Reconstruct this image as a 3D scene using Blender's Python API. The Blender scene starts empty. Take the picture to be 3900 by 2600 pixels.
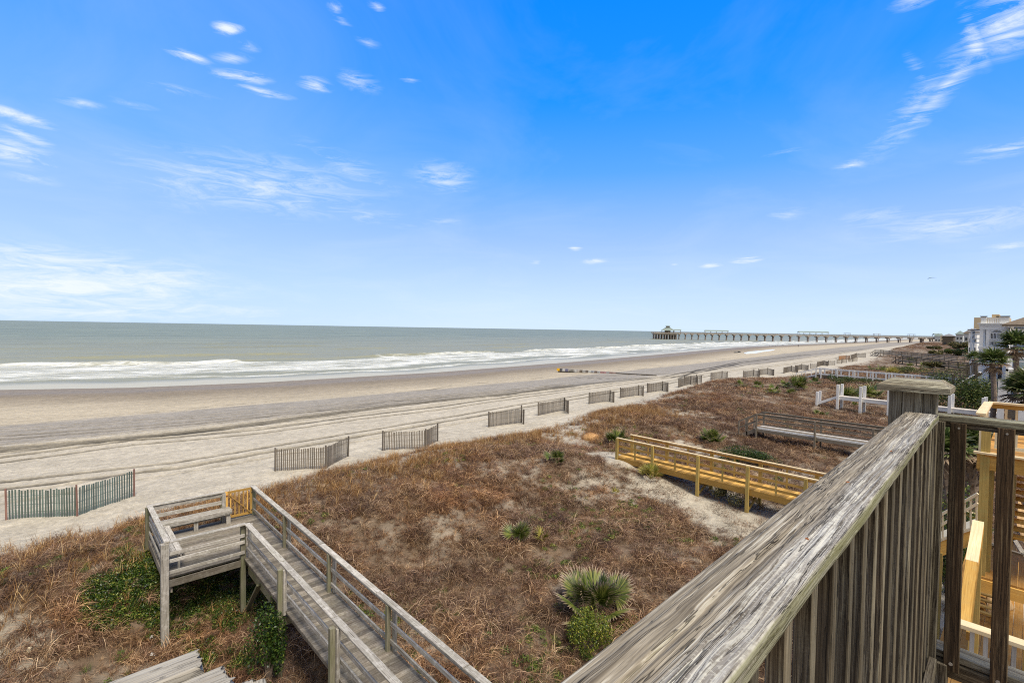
import bpy, math, random
import numpy as np
random.seed(7); RNG=np.random.default_rng(11)
SC=bpy.context.scene; COL=SC.collection
# ---------------------------------------------------------------- camera
F=1850.;H=8.0;TH=math.radians(46.9);PIT=math.radians(-1.5);ROLL=math.radians(0.97)
_s,_c=math.sin(TH),math.cos(TH);_cp,_sp=math.cos(PIT),math.sin(PIT);_cr,_sr=math.cos(ROLL),math.sin(ROLL)
FW=np.array([-_s*_cp,_c*_cp,_sp]);U1=np.array([_s*_sp,-_c*_sp,_cp]);R0=np.array([_c,_s,0.])
RT=_cr*R0+_sr*U1;UP=_cr*U1-_sr*R0
K=3900/2352
def ray(px,py): return FW+(px-1950)/F*RT-(py-1300)/F*UP
def at(px,py,z):
    d=ray(px,py);t=(z-H)/d[2];return np.array([t*d[0],t*d[1],z])
def aty(px,py,y):
    d=ray(px,py);t=y/d[1];return np.array([t*d[0],y,H+t*d[2]])
def atd(a,b,z): return at(a*K,b*K,z)
from mathutils import Matrix, Vector
cam=bpy.data.cameras.new('camera');co=bpy.data.objects.new('camera',cam);COL.objects.link(co)
co.matrix_world=Matrix(((RT[0],UP[0],-FW[0],0),(RT[1],UP[1],-FW[1],0),(RT[2],UP[2],-FW[2],H),(0,0,0,1)))
cam.sensor_width=36;cam.lens=F/3900*36;cam.clip_start=0.05;cam.clip_end=60000;SC.camera=co
# ---------------------------------------------------------------- noise
def _hash(i,j,s):
    n=(i.astype(np.int64)*374761393+j.astype(np.int64)*668265263+s*1442695)&0x7fffffff
    n=((n^(n>>13))*1274126177)&0x7fffffff
    return ((n^(n>>16))&0xffff)/65535.
def vnoise(x,y,s=0):
    x=np.asarray(x,float);y=np.asarray(y,float)
    i=np.floor(x);j=np.floor(y);f=x-i;g=y-j;f=f*f*(3-2*f);g=g*g*(3-2*g)
    a=_hash(i,j,s);b=_hash(i+1,j,s);c=_hash(i,j+1,s);d=_hash(i+1,j+1,s)
    return (a*(1-f)+b*f)*(1-g)+(c*(1-f)+d*f)*g
def fbm(x,y,s=0,o=4):
    v=0;a=.5;t=0
    for k in range(o):
        v=v+a*vnoise(x*2**k,y*2**k,s+k*17);t+=a;a*=.5
    return v/t
def sstep(a,b,x):
    t=np.clip((x-a)/(b-a),0,1);return t*t*(3-2*t)
# ---------------------------------------------------------------- node helpers
def new_mat(name):
    m=bpy.data.materials.new(name);m.use_nodes=True;nt=m.node_tree
    b=nt.nodes['Principled BSDF'];return m,nt,b
def nd(nt,t,**k):
    n=nt.nodes.new(t)
    for a,v in k.items():
        if hasattr(n,a): setattr(n,a,v)
    return n
def ramp(nt,fac,stops,interp='LINEAR'):
    r=nd(nt,'ShaderNodeValToRGB');cr=r.color_ramp;cr.interpolation=interp
    while len(cr.elements)<len(stops): cr.elements.new(.5)
    for e,(p,c) in zip(cr.elements,stops):
        e.position=p;e.color=(c[0],c[1],c[2],1) if hasattr(c,'__len__') else (c,c,c,1)
    nt.links.new(fac,r.inputs[0]);return r.outputs[0]
def mapping(nt,vec,scale=(1,1,1),loc=(0,0,0)):
    m=nd(nt,'ShaderNodeMapping');m.inputs['Scale'].default_value=scale;m.inputs['Location'].default_value=loc
    nt.links.new(vec,m.inputs[0]);return m.outputs[0]
def noise(nt,vec,scale,detail=4,rough=.55,dist=0):
    n=nd(nt,'ShaderNodeTexNoise');n.inputs['Scale'].default_value=scale;n.inputs['Detail'].default_value=detail
    n.inputs['Roughness'].default_value=rough;n.inputs['Distortion'].default_value=dist
    nt.links.new(vec,n.inputs['Vector']);return n.outputs['Fac']
def mixc(nt,f,a,b,mode='MIX'):
    m=nd(nt,'ShaderNodeMix',data_type='RGBA',blend_type=mode)
    for sck,v in ((0,f),(6,a),(7,b)):
        if isinstance(v,bpy.types.NodeSocket): nt.links.new(v,m.inputs[sck])
        elif sck==0: m.inputs[0].default_value=v
        else: m.inputs[sck].default_value=(v[0],v[1],v[2],1)
    return m.outputs[2]
def mth(nt,op,a,b=0.,c=0.):
    m=nd(nt,'ShaderNodeMath',operation=op)
    for i,v in enumerate((a,b,c)):
        if isinstance(v,bpy.types.NodeSocket): nt.links.new(v,m.inputs[i])
        else: m.inputs[i].default_value=v
    return m.outputs[0]
def attr(nt,name,out='Vector'):
    a=nd(nt,'ShaderNodeAttribute');a.attribute_name=name;return a.outputs[out]
def bump(nt,b,h,st,dist):
    n=nd(nt,'ShaderNodeBump');n.inputs['Strength'].default_value=st;n.inputs['Distance'].default_value=dist
    nt.links.new(h,n.inputs['Height']);nt.links.new(n.outputs[0],b.inputs['Normal'])
def wood(name,c_light,c_dark,crack=.5,blotch=None,blotch_amt=0.,green=0.,rough=.85,gs=1.,tint=.25,lichen=0.):
    m,nt,b=new_mat(name);g=attr(nt,'gc')
    w=noise(nt,mapping(nt,g,(1.3*gs,9*gs,9*gs)),1,2,.5)
    v=nd(nt,'ShaderNodeVectorMath',operation='MULTIPLY_ADD');nt.links.new(g,v.inputs[0])
    v.inputs[1].default_value=(1,1,1)
    cb=nd(nt,'ShaderNodeCombineXYZ');nt.links.new(mth(nt,'MULTIPLY',w,.03/gs),cb.inputs[1]);nt.links.new(mth(nt,'MULTIPLY',w,.03/gs),cb.inputs[2])
    nt.links.new(cb.outputs[0],v.inputs[2]);gv=v.outputs[0]
    n1=noise(nt,mapping(nt,gv,(2.2*gs,75*gs,75*gs)),1,5,.6)
    n2=noise(nt,mapping(nt,gv,(1.1*gs,38*gs,38*gs),(5,3,1)),1,4,.6)
    n3=noise(nt,g,2.2*gs,4,.6)
    col=ramp(nt,n1,[(.3,c_dark),(.62,c_light)])
    col=mixc(nt,ramp(nt,n3,[(.35,0),(.7,.45)]),col,[x*.62 for x in c_light])
    ck=ramp(nt,n2,[(.30,1),(.38,0)])
    col=mixc(nt,mth(nt,'MULTIPLY',ck,crack),col,[x*.22 for x in c_dark])
    if blotch is not None:
        bl=ramp(nt,noise(nt,g,9*gs,6,.7,.3),[(.5,0),(.6,1)])
        col=mixc(nt,mth(nt,'MULTIPLY',bl,blotch_amt),col,blotch)
    if green>0:
        gn=ramp(nt,noise(nt,mapping(nt,g,(1,3,3),(9,2,4)),2.,4,.6),[(.42,0),(.62,1)])
        col=mixc(nt,mth(nt,'MULTIPLY',gn,green),col,(.13,.15,.05))
    if lichen>0:
        ln=noise(nt,mapping(nt,gv,(9,46,46),(2,7,7)),1,5,.65)
        reg=ramp(nt,noise(nt,mapping(nt,g,(1,7,1),(1,0,1)),1.3,2,.5),[(.42,0),(.58,1)])
        lm=mth(nt,'MULTIPLY',ramp(nt,ln,[(.5,0),(.56,1)]),mth(nt,'MULTIPLY',reg,lichen))
        col=mixc(nt,lm,col,(.60,.59,.52))
        sp=nd(nt,'ShaderNodeTexVoronoi');sp.inputs['Scale'].default_value=75;nt.links.new(g,sp.inputs['Vector'])
        sm=mth(nt,'MULTIPLY',ramp(nt,sp.outputs['Distance'],[(.18,1),(.3,0)]),mth(nt,'MULTIPLY',ramp(nt,noise(nt,g,14,3),[(.5,0),(.56,1)]),lichen))
        col=mixc(nt,sm,col,(.55,.55,.5))
    rn=attr(nt,'rnd','Fac')
    col=mixc(nt,1.,col,ramp(nt,rn,[(0,1-tint),(1,1+tint*.35)]),'MULTIPLY')
    nt.links.new(col,b.inputs['Base Color']);b.inputs['Roughness'].default_value=rough
    b.inputs['Specular IOR Level'].default_value=.25
    hh=mth(nt,'SUBTRACT',n1,mth(nt,'MULTIPLY',ck,1.0))
    bump(nt,b,hh,.55,.004/gs);return m
def hero_wood(name,warm,cool,dark,pale,pale_amt=.8,green=.6,gx=True,regy=None,ck_amt=.92,edge=0.,tint=0.,wob=1.):
    m,nt,b=new_mat(name);g=attr(nt,'gc')
    sx=nd(nt,'ShaderNodeSeparateXYZ');nt.links.new(g,sx.inputs[0])
    w=noise(nt,mapping(nt,g,(1.6,7,7)),1,4,.6);w2=noise(nt,mapping(nt,g,(7,20,20)),1,3,.6)
    wy=mth(nt,'ADD',mth(nt,'MULTIPLY',mth(nt,'SUBTRACT',w,.5),.05*wob),mth(nt,'MULTIPLY',mth(nt,'SUBTRACT',w2,.5),.008*wob))
    cb=nd(nt,'ShaderNodeCombineXYZ');nt.links.new(sx.outputs[0],cb.inputs[0]);nt.links.new(mth(nt,'ADD',sx.outputs[1],wy),cb.inputs[1]);nt.links.new(mth(nt,'ADD',sx.outputs[2],mth(nt,'MULTIPLY',wy,.6)),cb.inputs[2]);gv=cb.outputs[0]
    n1=noise(nt,mapping(nt,gv,(2.4,150,150)),1,4,.6);n0=noise(nt,mapping(nt,gv,(1.5,48,48),(3,3,3)),1,3,.5)
    mot=noise(nt,g,60,3,.6)
    reg=ramp(nt,noise(nt,mapping(nt,gv,(.7,11,11),(1,5,5)),1,2,.5),[(.42,0),(.56,1)])
    if regy is not None: reg=ramp(nt,mth(nt,'ADD',sx.outputs[1],mth(nt,'MULTIPLY',mth(nt,'SUBTRACT',w,.5),.10)),[(regy-.012,0),(regy+.012,1)])
    base=mixc(nt,reg,warm,cool)
    col=mixc(nt,ramp(nt,n1,[(.36,1),(.60,0)]),base,dark)
    col=mixc(nt,mth(nt,'MULTIPLY',ramp(nt,n1,[(.56,0),(.70,1)]),.8),col,pale)
    def iso(src,c,wd): return ramp(nt,mth(nt,'ABSOLUTE',mth(nt,'SUBTRACT',src,c)),[(wd*.4,1),(wd,0)])
    pl=mth(nt,'MULTIPLY',iso(n0,.53,.032),mth(nt,'MULTIPLY',reg,pale_amt));pl=mth(nt,'MULTIPLY',pl,ramp(nt,mot,[(.35,.35),(.55,1)]))
    col=mixc(nt,pl,col,pale)
    spk=mth(nt,'MULTIPLY',ramp(nt,noise(nt,g,150,2,.5),[(.56,0),(.62,1)]),mth(nt,'MULTIPLY',reg,.55*pale_amt));col=mixc(nt,spk,col,pale)
    ck=mth(nt,'MAXIMUM',mth(nt,'MULTIPLY',iso(n0,.44,.011),1.),mth(nt,'MULTIPLY',iso(noise(nt,mapping(nt,gv,(1.2,80,80),(8,1,2)),1,2,.5),.47,.012),.8))
    ck=mth(nt,'MULTIPLY',ck,ramp(nt,noise(nt,mapping(nt,g,(3,9,9)),1,2),[(.40,0),(.52,1)]))
    col=mixc(nt,mth(nt,'MULTIPLY',ck,ck_amt),col,(.012,.010,.008))
    col=mixc(nt,mth(nt,'MULTIPLY',ramp(nt,noise(nt,g,1.7,3),[(.4,0),(.65,1)]),.35),col,[c*.5 for c in warm])
    if green>0:
        gn=nd(nt,'ShaderNodeNewGeometry');sn=nd(nt,'ShaderNodeSeparateXYZ');nt.links.new(gn.outputs['Normal'],sn.inputs[0])
        gm=mth(nt,'MULTIPLY',ramp(nt,sn.outputs[0] if gx else mth(nt,'MULTIPLY',sn.outputs[1],-1),[(.5,0),(.85,1)]),ramp(nt,n0,[(.35,green*.4),(.6,green)]))
        col=mixc(nt,gm,col,(.17,.175,.065))
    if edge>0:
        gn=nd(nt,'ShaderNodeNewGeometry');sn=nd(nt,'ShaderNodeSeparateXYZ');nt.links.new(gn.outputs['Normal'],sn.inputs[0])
        col=mixc(nt,mth(nt,'MULTIPLY',ramp(nt,sn.outputs[0],[(.5,0),(.85,1)]),edge),col,pale)  # +X faces lightened in the colour to stand in for side light
    if tint>0: col=mixc(nt,1.,col,ramp(nt,attr(nt,'rnd','Fac'),[(0,1-tint),(1,1+tint)]),'MULTIPLY')
    nt.links.new(col,b.inputs['Base Color']);b.inputs['Roughness'].default_value=.85;b.inputs['Specular IOR Level'].default_value=.2
    bump(nt,b,mth(nt,'SUBTRACT',mth(nt,'ADD',n1,mth(nt,'MULTIPLY',mot,.3)),mth(nt,'MULTIPLY',ck,2.)),.9,.0035);return m
def plain(name,c,rough=.7,var=.15,scale=3.,spec=.3,metal=0.):
    m,nt,b=new_mat(name);tc=nd(nt,'ShaderNodeTexCoord')
    n=noise(nt,tc.outputs['Object'],scale,5,.6)
    nt.links.new(ramp(nt,n,[(.3,[x*(1-var) for x in c]),(.7,[min(1,x*(1+var)) for x in c])]),b.inputs['Base Color'])
    b.inputs['Roughness'].default_value=rough;b.inputs['Specular IOR Level'].default_value=spec;b.inputs['Metallic'].default_value=metal
    return m
def leafmat(name,stops,transl=.25,rough=.55,hue_noise=None,macro=False):
    m,nt,b=new_mat(name);rn=attr(nt,'rnd','Fac')
    oi=nd(nt,'ShaderNodeObjectInfo')
    f=mth(nt,'FRACT',mth(nt,'ADD',rn,mth(nt,'MULTIPLY',oi.outputs['Random'],.18)))
    f=mth(nt,'MINIMUM',mth(nt,'ADD',rn,mth(nt,'MULTIPLY',mth(nt,'SUBTRACT',oi.outputs['Random'],.5),.35)),1.)
    col=ramp(nt,f,stops)
    tipc=attr(nt,'tip','Fac')
    if macro:
        a1=noise(nt,oi.outputs['Location'],.28,3,.6);a2=noise(nt,oi.outputs['Location'],.85,3,.6)
        col=mixc(nt,1.,col,ramp(nt,a1,[(.34,(.72,.68,.70)),(.5,(1,1,1)),(.68,(1.08,.90,.72))]),'MULTIPLY')
        col=mixc(nt,1.,col,ramp(nt,a2,[(.32,(.50,.46,.42)),(.5,(1,1,1)),(.68,(1.35,1.32,1.25))]),'MULTIPLY')
    if hue_noise:
        col=mixc(nt,mth(nt,'MULTIPLY',tipc,hue_noise[0]),col,hue_noise[1])
    nt.links.new(col,b.inputs['Base Color']);b.inputs['Roughness'].default_value=rough
    b.inputs['Specular IOR Level'].default_value=.3
    if transl>0:
        tr=nd(nt,'ShaderNodeBsdfTranslucent');nt.links.new(col,tr.inputs[0])
        mx=nd(nt,'ShaderNodeMixShader');mx.inputs[0].default_value=transl
        nt.links.new(b.outputs[0],mx.inputs[1]);nt.links.new(tr.outputs[0],mx.inputs[2])
        nt.links.new(mx.outputs[0],nt.nodes['Material Output'].inputs[0])
    return m
GREY=wood('weathered grey wood',(.52,.485,.43),(.15,.125,.098),.85,(.66,.63,.58),.45,.14)
GREYD=wood('weathered grey decking',(.29,.25,.20),(.085,.066,.05),.7,(.42,.39,.33),.35,.12,tint=.5)
GPOST=wood('green stained post wood',(.31,.29,.21),(.12,.105,.07),.5,None,0,.45)
CAP=hero_wood('lichen covered handrail wood',(.34,.295,.225),(.37,.355,.33),(.10,.082,.06),(.60,.585,.51),.8,.75,regy=.915,wob=.65)
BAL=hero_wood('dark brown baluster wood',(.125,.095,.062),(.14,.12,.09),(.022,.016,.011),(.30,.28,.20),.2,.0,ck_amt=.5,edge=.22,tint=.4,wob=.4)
BROWN=wood('old brown wood',(.17,.135,.10),(.06,.047,.035),.4,(.3,.28,.24),.2,.1)
MIDG=wood('grey brown wood',(.27,.225,.175),(.11,.088,.065),.4,(.4,.38,.35),.2,.1)
YEL=wood('new yellow pine',(.74,.45,.12),(.48,.24,.045),.3,(.52,.36,.13),.35,0.,tint=.5)
YELP=wood('new greenish pine post',(.52,.37,.12),(.32,.22,.06),.2,(.36,.33,.12),.4,0.,tint=.2)
YTOP=wood('pale new pine cap',(.82,.68,.44),(.68,.50,.26),.1,None,0,0,tint=.1)
ORG=wood('fresh orange pine',(.58,.30,.07),(.34,.155,.03),.2,(.5,.36,.16),.3,0,tint=.4)
CREAM=wood('cream painted baluster',(.78,.68,.48),(.66,.54,.34),.05,None,0,0,tint=.05)
WHITEW=wood('white painted wood',(.84,.84,.83),(.70,.70,.69),.12,(.55,.47,.38),.2,0,tint=.1)
WHTOP=wood('worn white tread',(.60,.55,.48),(.42,.36,.30),.2,(.7,.68,.65),.4,0,tint=.1)
PALEW=wood('bleached tread',(.72,.71,.69),(.55,.53,.5),.1,None,0,0,tint=.1)
SLAT=wood('sand fence slat',(.24,.205,.165),(.10,.082,.066),.3,None,0,0,tint=.5)
PLY=wood('plywood',(.55,.36,.17),(.26,.15,.06),.3,None,0,0,gs=.35)
METAL=plain('dull steel',(.45,.44,.42),.4,.2,40,.5,.8)
RUST=plain('rust',(.28,.10,.03),.9,.4,60)
WHITE=plain('white siding',(.82,.82,.80),.6,.05)
OFFW=plain('off white trim',(.85,.84,.79),.6,.05)
BLUE=plain('slate blue siding',(.22,.29,.42),.7,.12,2)
ROOF=plain('brown shingle roof',(.17,.135,.10),.9,.3,6)
GROOF=plain('grey roof',(.22,.22,.23),.9,.2,.5)
GREENR=plain('green metal roof',(.20,.25,.235),.6,.15,.2)
BEIGE=plain('beige stucco',(.55,.45,.30),.8,.06,.1)
PALE=plain('pale grey stucco',(.48,.50,.50),.8,.1,.1)
CONC=plain('pier concrete',(.30,.26,.23),.85,.25,.3)
PILE=plain('concrete pile',(.25,.21,.20),.85,.3,.6)
DARK=plain('dark opening',(.03,.035,.04),.3,.2,1,.5)
GLASS=plain('window glass',(.20,.25,.26),.12,.2,.6,.8)
YPAINT=plain('yellow paint',(.80,.45,.02),.7,.1,1)
# ---------------------------------------------------------------- mesh builder
class MB:
    def __init__(s): s.v=[];s.f=[];s.g=[];s.r=[];s.t=[]
    def add(s,vs,fs,gc=None,rnd=None,tip=None):
        o=len(s.v);s.v+= [tuple(map(float,a)) for a in vs];s.f+=[tuple(o+i for i in f) for f in fs]
        r=random.random() if rnd is None else rnd
        s.g+= [tuple(map(float,a)) for a in (gc if gc is not None else vs)];s.r+=[r]*len(vs);s.t+=list(tip) if tip is not None else [0.]*len(vs)
    def beam(s,p0,p1,w,t,up=(0,0,1),rnd=None,bev=0.,taper=1.):
        p0=np.array(p0,float);p1=np.array(p1,float);d=p1-p0;L=np.linalg.norm(d)
        if L<1e-6: return
        d/=L;up=np.array(up,float)
        if abs(np.dot(d,up))>.99: up=np.array([0,1.,0]) if abs(d[1])<.9 else np.array([1.,0,0])
        sd=np.cross(d,up);sd/=np.linalg.norm(sd);u=np.cross(sd,d)
        off=random.random()*40;vs=[];gc=[]
        if bev<=0:
            sec=[(-w/2,-t/2),(w/2,-t/2),(w/2,t/2),(-w/2,t/2)]
        else:
            b=bev;sec=[(-w/2+b,-t/2),(w/2-b,-t/2),(w/2,-t/2+b),(w/2,t/2-b),(w/2-b,t/2),(-w/2+b,t/2),(-w/2,t/2-b),(-w/2,-t/2+b)]
        n=len(sec)
        for k,(l,pp) in enumerate(((0,p0),(L,p1))):
            sc=1 if k==0 else taper
            for a,b_ in sec: vs.append(pp+sd*a*sc+u*b_*sc);gc.append((l+off,a+off*.37,b_+off*.21))
        fs=[tuple(range(n))[::-1],tuple(range(n,2*n))]+[(i,(i+1)%n,n+(i+1)%n,n+i) for i in range(n)]
        s.add(vs,fs,gc,rnd)
    def box(s,c,size,rnd=None):
        x,y,z=c;a,b,h=size
        if a>=b and a>=h: s.beam((x-a/2,y,z),(x+a/2,y,z),b,h,rnd=rnd)
        elif b>=h: s.beam((x,y-b/2,z),(x,y+b/2,z),a,h,rnd=rnd)
        else: s.beam((x,y,z-h/2),(x,y,z+h/2),a,b,up=(0,1,0),rnd=rnd)
    def cyl(s,p0,p1,r0,r1,n=8,rnd=None):
        p0=np.array(p0,float);p1=np.array(p1,float);d=p1-p0;L=np.linalg.norm(d);d/=L
        a=np.array([0,0,1.]) if abs(d[2])<.9 else np.array([1.,0,0]);u=np.cross(d,a);u/=np.linalg.norm(u);v=np.cross(d,u)
        off=random.random()*9;vs=[];gc=[]
        for l,p,r in((0,p0,r0),(L,p1,r1)):
            for k in range(n):
                q=2*math.pi*k/n;vs.append(p+r*(math.cos(q)*u+math.sin(q)*v));gc.append((l+off,r*math.cos(q),r*math.sin(q)))
        s.add(vs,[tuple(range(n)),tuple(range(n,2*n))[::-1]]+[(i,n+i,n+(i+1)%n,(i+1)%n) for i in range(n)],gc,rnd)
    def tube(s,pts,rad,n=6,rnd=None):
        for a,b,r0,r1 in zip(pts[:-1],pts[1:],rad[:-1],rad[1:]): s.cyl(a,b,r0,r1,n,rnd)
    def build(s,name,mat,parent=None,loc=None,smooth=False):
        me=bpy.data.meshes.new(name);me.from_pydata(s.v,[],s.f)
        a=me.attributes.new('gc','FLOAT_VECTOR','POINT');a.data.foreach_set('vector',np.array(s.g,np.float32).ravel())
        a=me.attributes.new('rnd','FLOAT','POINT');a.data.foreach_set('value',np.array(s.r,np.float32))
        a=me.attributes.new('tip','FLOAT','POINT');a.data.foreach_set('value',np.array(s.t,np.float32))
        me.materials.append(mat);me.update()
        if smooth: me.polygons.foreach_set('use_smooth',[True]*len(me.polygons))
        o=bpy.data.objects.new(name,me);COL.objects.link(o)
        if parent is not None:
            o.parent=parent;L=parent
            off=Vector((0,0,0))
            while L is not None: off+=L.location;L=L.parent
            o.location=Vector((0,0,0))
            me.transform(Matrix.Translation(-off))
        elif loc is not None:
            me.transform(Matrix.Translation(-Vector([float(q) for q in loc])));o.location=[float(q) for q in loc]
        return o
def tag(o,label=None,cat=None,group=None,kind=None):
    if label:o['label']=label
    if cat:o['category']=cat
    if group:o['group']=group
    if kind:o['kind']=kind
    return o
def thing(name,label,cat,loc,group=None):
    o=bpy.data.objects.new(name,None);COL.objects.link(o);o.location=[float(q) for q in loc];o.empty_display_size=.2
    return tag(o,label,cat,group)
def npmesh(name,V,Fq,attrs,mat,smooth=True):
    me=bpy.data.meshes.new(name);n=len(V);m=len(Fq);k=Fq.shape[1]
    me.vertices.add(n);me.vertices.foreach_set('co',V.astype(np.float32).ravel())
    me.loops.add(m*k);me.loops.foreach_set('vertex_index',Fq.astype(np.int32).ravel())
    me.polygons.add(m);me.polygons.foreach_set('loop_start',np.arange(0,m*k,k,dtype=np.int32))
    try: me.polygons.foreach_set('loop_total',np.full(m,k,dtype=np.int32))
    except Exception: pass
    if smooth: me.polygons.foreach_set('use_smooth',np.ones(m,bool))
    for nm,(ty,arr) in attrs.items():
        a=me.attributes.new(nm,ty,'POINT')
        a.data.foreach_set({'FLOAT':'value','FLOAT_VECTOR':'vector','FLOAT_COLOR':'color'}[ty],arr.astype(np.float32).ravel())
    me.update(calc_edges=True);me.validate()
    if mat: me.materials.append(mat)
    o=bpy.data.objects.new(name,me);return o
def gridfaces(nx,ny):
    i,j=np.meshgrid(np.arange(nx-1),np.arange(ny-1),indexing='ij');a=(i*ny+j).ravel()
    return np.stack([a,a+ny,a+ny+1,a+1],1)
# ---------------------------------------------------------------- coast and terrain
_wy=np.array([-3000,-60,-5.8,7.7,24.4,58.3,107.9,173.4,326,440,551,707,1516,3000,9000,30000]);_wx=np.array([-100,-98,-95.8,-89.3,-86.1,-85.9,-92.1,-102.8,-130,-136.8,-140.3,-147.7,-210.3,-280,-400,-500])
def Xw(y): return np.interp(y,_wy,_wx)
_dy=np.array([-60,-1.4,.7,2.5,7.4,10,14,20.5,27.2,34.7,41,56,69,85,110,180,232,330,500,700,1500,3000]);_dx=np.array([-22,-22.4,-22.6,-23,-23.2,-24,-24.6,-24.6,-24.2,-26.6,-26.4,-29.6,-32,-30.2,-28,-33,-40,-50,-62,-78,-130,-200])
def Xd(y): return np.interp(y,_dy,_dx)
CP=np.array([(-15.2,2.1,-.4),(-15.3,4,-.36),(-18.5,2.1,.85),(-18.6,4.6,1.25),(-20,8,1.15),(-20.5,0,.7),(-20,-5,.4),(-15,-3,-.3),(-12,1,-.6),(-9,3,-.8),(-5,2,-.7),(-1,2,-.3),(-12,8,0),(-17,10,1.3),(-18.5,15,1.5),(-16,19,1.4),(-14.8,21.8,1.15),(-12.7,21.7,.85),(-10.3,21.7,.38),(-8.1,21.5,.3),(-5,21.5,.2),(-11.6,19.6,.45),(-9.2,19.2,.15),(-7,19.8,.1),(-9,23.8,.3),(-11.6,23.4,.6),(-6.5,23.5,.2),(-5,19.5,.1),(-11,15,.4),(-8,12,-.05),(-5,12,-.2),(-3,6,-.4),(-8,8,-.3),(-20,25,1.0),(-12.7,34.6,.8),(-10.5,35,.55),(-8.4,35.5,.5),(-6,35,.5),(-3,35,.4),(-9,33,.5),(-18,34,1.25),(-23,40,1.0),(-20,46,1.3),(-13,57,.5),(-11,57.3,.4),(-9,57,.35),(-5,57,.3),(-24,55,1.2),(-28,70,1.2),(-24,94,.4),(-14,92,.6),(-4,90,.8),(-3,60,.8),(-1,30,.5),(1,15,.3),(3,5,.2),(10,20,.4),(20,60,1),(-25,120,.5),(-10,120,.5),(-10,150,.6),(-30,170,.5),(-40,210,.4),(-30,200,.6),(-15,180,.6),(-15,220,.8),(0,150,.8),(-30,300,1.6),(0,300,1.4),(-50,450,2.),(0,600,2),(-60,800,2.2),(20,-20,0)])
def ground(x,y):
    x=np.asarray(x,float);y=np.asarray(y,float)
    num=0;den=0
    sc=1+np.abs(y)/60.
    for a,b,c in CP:
        w=1/(((x-a)**2+(y-b)**2)/sc**2+.6)**1.6;num=num+w*c;den=den+w
    d=num/den
    d=d+(fbm(x*.35,y*.35,3,4)-.5)*.5*sstep(0,3,x-Xd(y))*(1-.75*np.exp(-((y-21.5)/3.2)**2)*sstep(-14,-11,x))
    xw=Xw(y);xd=Xd(y)
    t=np.clip((x-xw)/(xd-1.5-xw),-6,1)
    be=-1.5+1.75*np.where(t>0,np.minimum(t,1)**1.15,t*1.0)
    be=np.maximum(be,-9)
    be=be+(fbm(x*.25,y*.12,5,3)-.5)*.12*sstep(0,6,x-xw-6)
    w=sstep(-2.2,2.6,x-xd)
    return be*(1-w)+d*w
def gz(x,y): return float(ground(np.array([x]),np.array([y]))[0])
TRACKS=[] # world polylines of tyre tracks
def tr(pts,w=.26,off=(0,1.7),dark=.85): TRACKS.append((np.array([atd(a,b,-.2)[:2] for a,b in pts]),w,off,dark))
tr([(-200,1082),(0,1050),(300,1010),(600,985),(800,957),(1000,935),(1190,908),(1420,880),(1520,868),(1700,848),(1900,826),(2010,808)],.2)
tr([(-200,1150),(0,1113),(200,1090),(400,1068),(700,1018),(1040,960),(1200,932),(1400,900),(1500,885),(1620,862)],.2)
tr([(-200,1054),(0,1030),(250,1008),(500,982),(700,955),(900,928),(1050,914),(1150,905),(1350,880),(1500,868)],.7,(0,),.5)
tr([(-200,1049),(0,1021),(250,999),(500,973),(700,947),(900,921),(1150,899),(1300,882)],.12,(0,-1.3),.6)
tr([(-200,1047),(0,1024),(250,1003),(500,977),(700,951),(900,925),(1150,902),(1300,885)],.18,(0,.75,1.5),.75)
tr([(-100,1000),(0,993),(450,960),(760,930),(1000,905),(1150,893),(1300,880)],.22,(0,1.5),.6)
tr([(1310,862),(1370,866),(1440,868),(1520,866),(1620,845),(1700,828),(1850,812)],.3,(0,1.9),.75)
tr([(1325,861),(1440,857),(1560,856),(1690,838),(1900,815),(2000,800)],.25,(0,1.8),.7)
tr([(1560,872),(1600,848),(1700,832),(1880,812),(1990,800)],.3,(0,),.7)
# bare sand areas: (disp x, disp y, rx, ry, world z) ellipses in world
def bare(x,y):
    b=np.zeros_like(x)
    def E(cx,cy,rx,ry,ang=0,s=1.):
        nonlocal b
        c,s_=math.cos(ang),math.sin(ang);u=(x-cx)*c+(y-cy)*s_;v=-(x-cx)*s_+(y-cy)*c
        d=np.sqrt((u/rx)**2+(v/ry)**2)+(fbm(x*.9,y*.9,123,3)-.5)*.9
        b=np.maximum(b,s*(1-sstep(.75,1.1,d)))
    E(-9.3,21.2,5.0,2.25);E(-4.5,20.5,4.2,2.9);E(-15.0,22.3,2.6,1.9);E(-13.3,18.3,1.6,2.3,0,.6);E(-1,21,3,3)
    E(-23.6,26.5,2.8,2.2);E(-20.5,24.,2.5,1.2,0,.8);E(-24.,31,2,3,0,.6);E(-20,39,2.2,2.4,0,.7);E(-14,29,2.5,1.6,0,.8);E(-22.5,17,1.5,3,0,.5);E(-23,12,1.6,4,0,.45);E(-7,29,2.2,1.2,0,.7)
    E(-17.2,16.3,1.2,2.,0,.5);E(-16,-1.,1.6,1.0,0,.55);E(-13.2,.6,1.1,.6,0,.6);E(-25,49,1.8,4,0,.6)
    E(-1,12,1.6,14,0,1.)  # yard under the neighbour's deck
    return b
tr([(-200,1070),(0,1040),(300,1003),(600,974),(800,950),(1000,928),(1190,903),(1400,876)],.16,(0,1.2),.6)
tr([(-200,1190),(0,1150),(250,1105),(480,1070),(700,1032),(960,985),(1100,962)],.14,(0,1.5),.35)
tr([(-200,985),(0,975),(450,945),(760,920),(1000,898)],.14,(0,1.6),.4)
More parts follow.
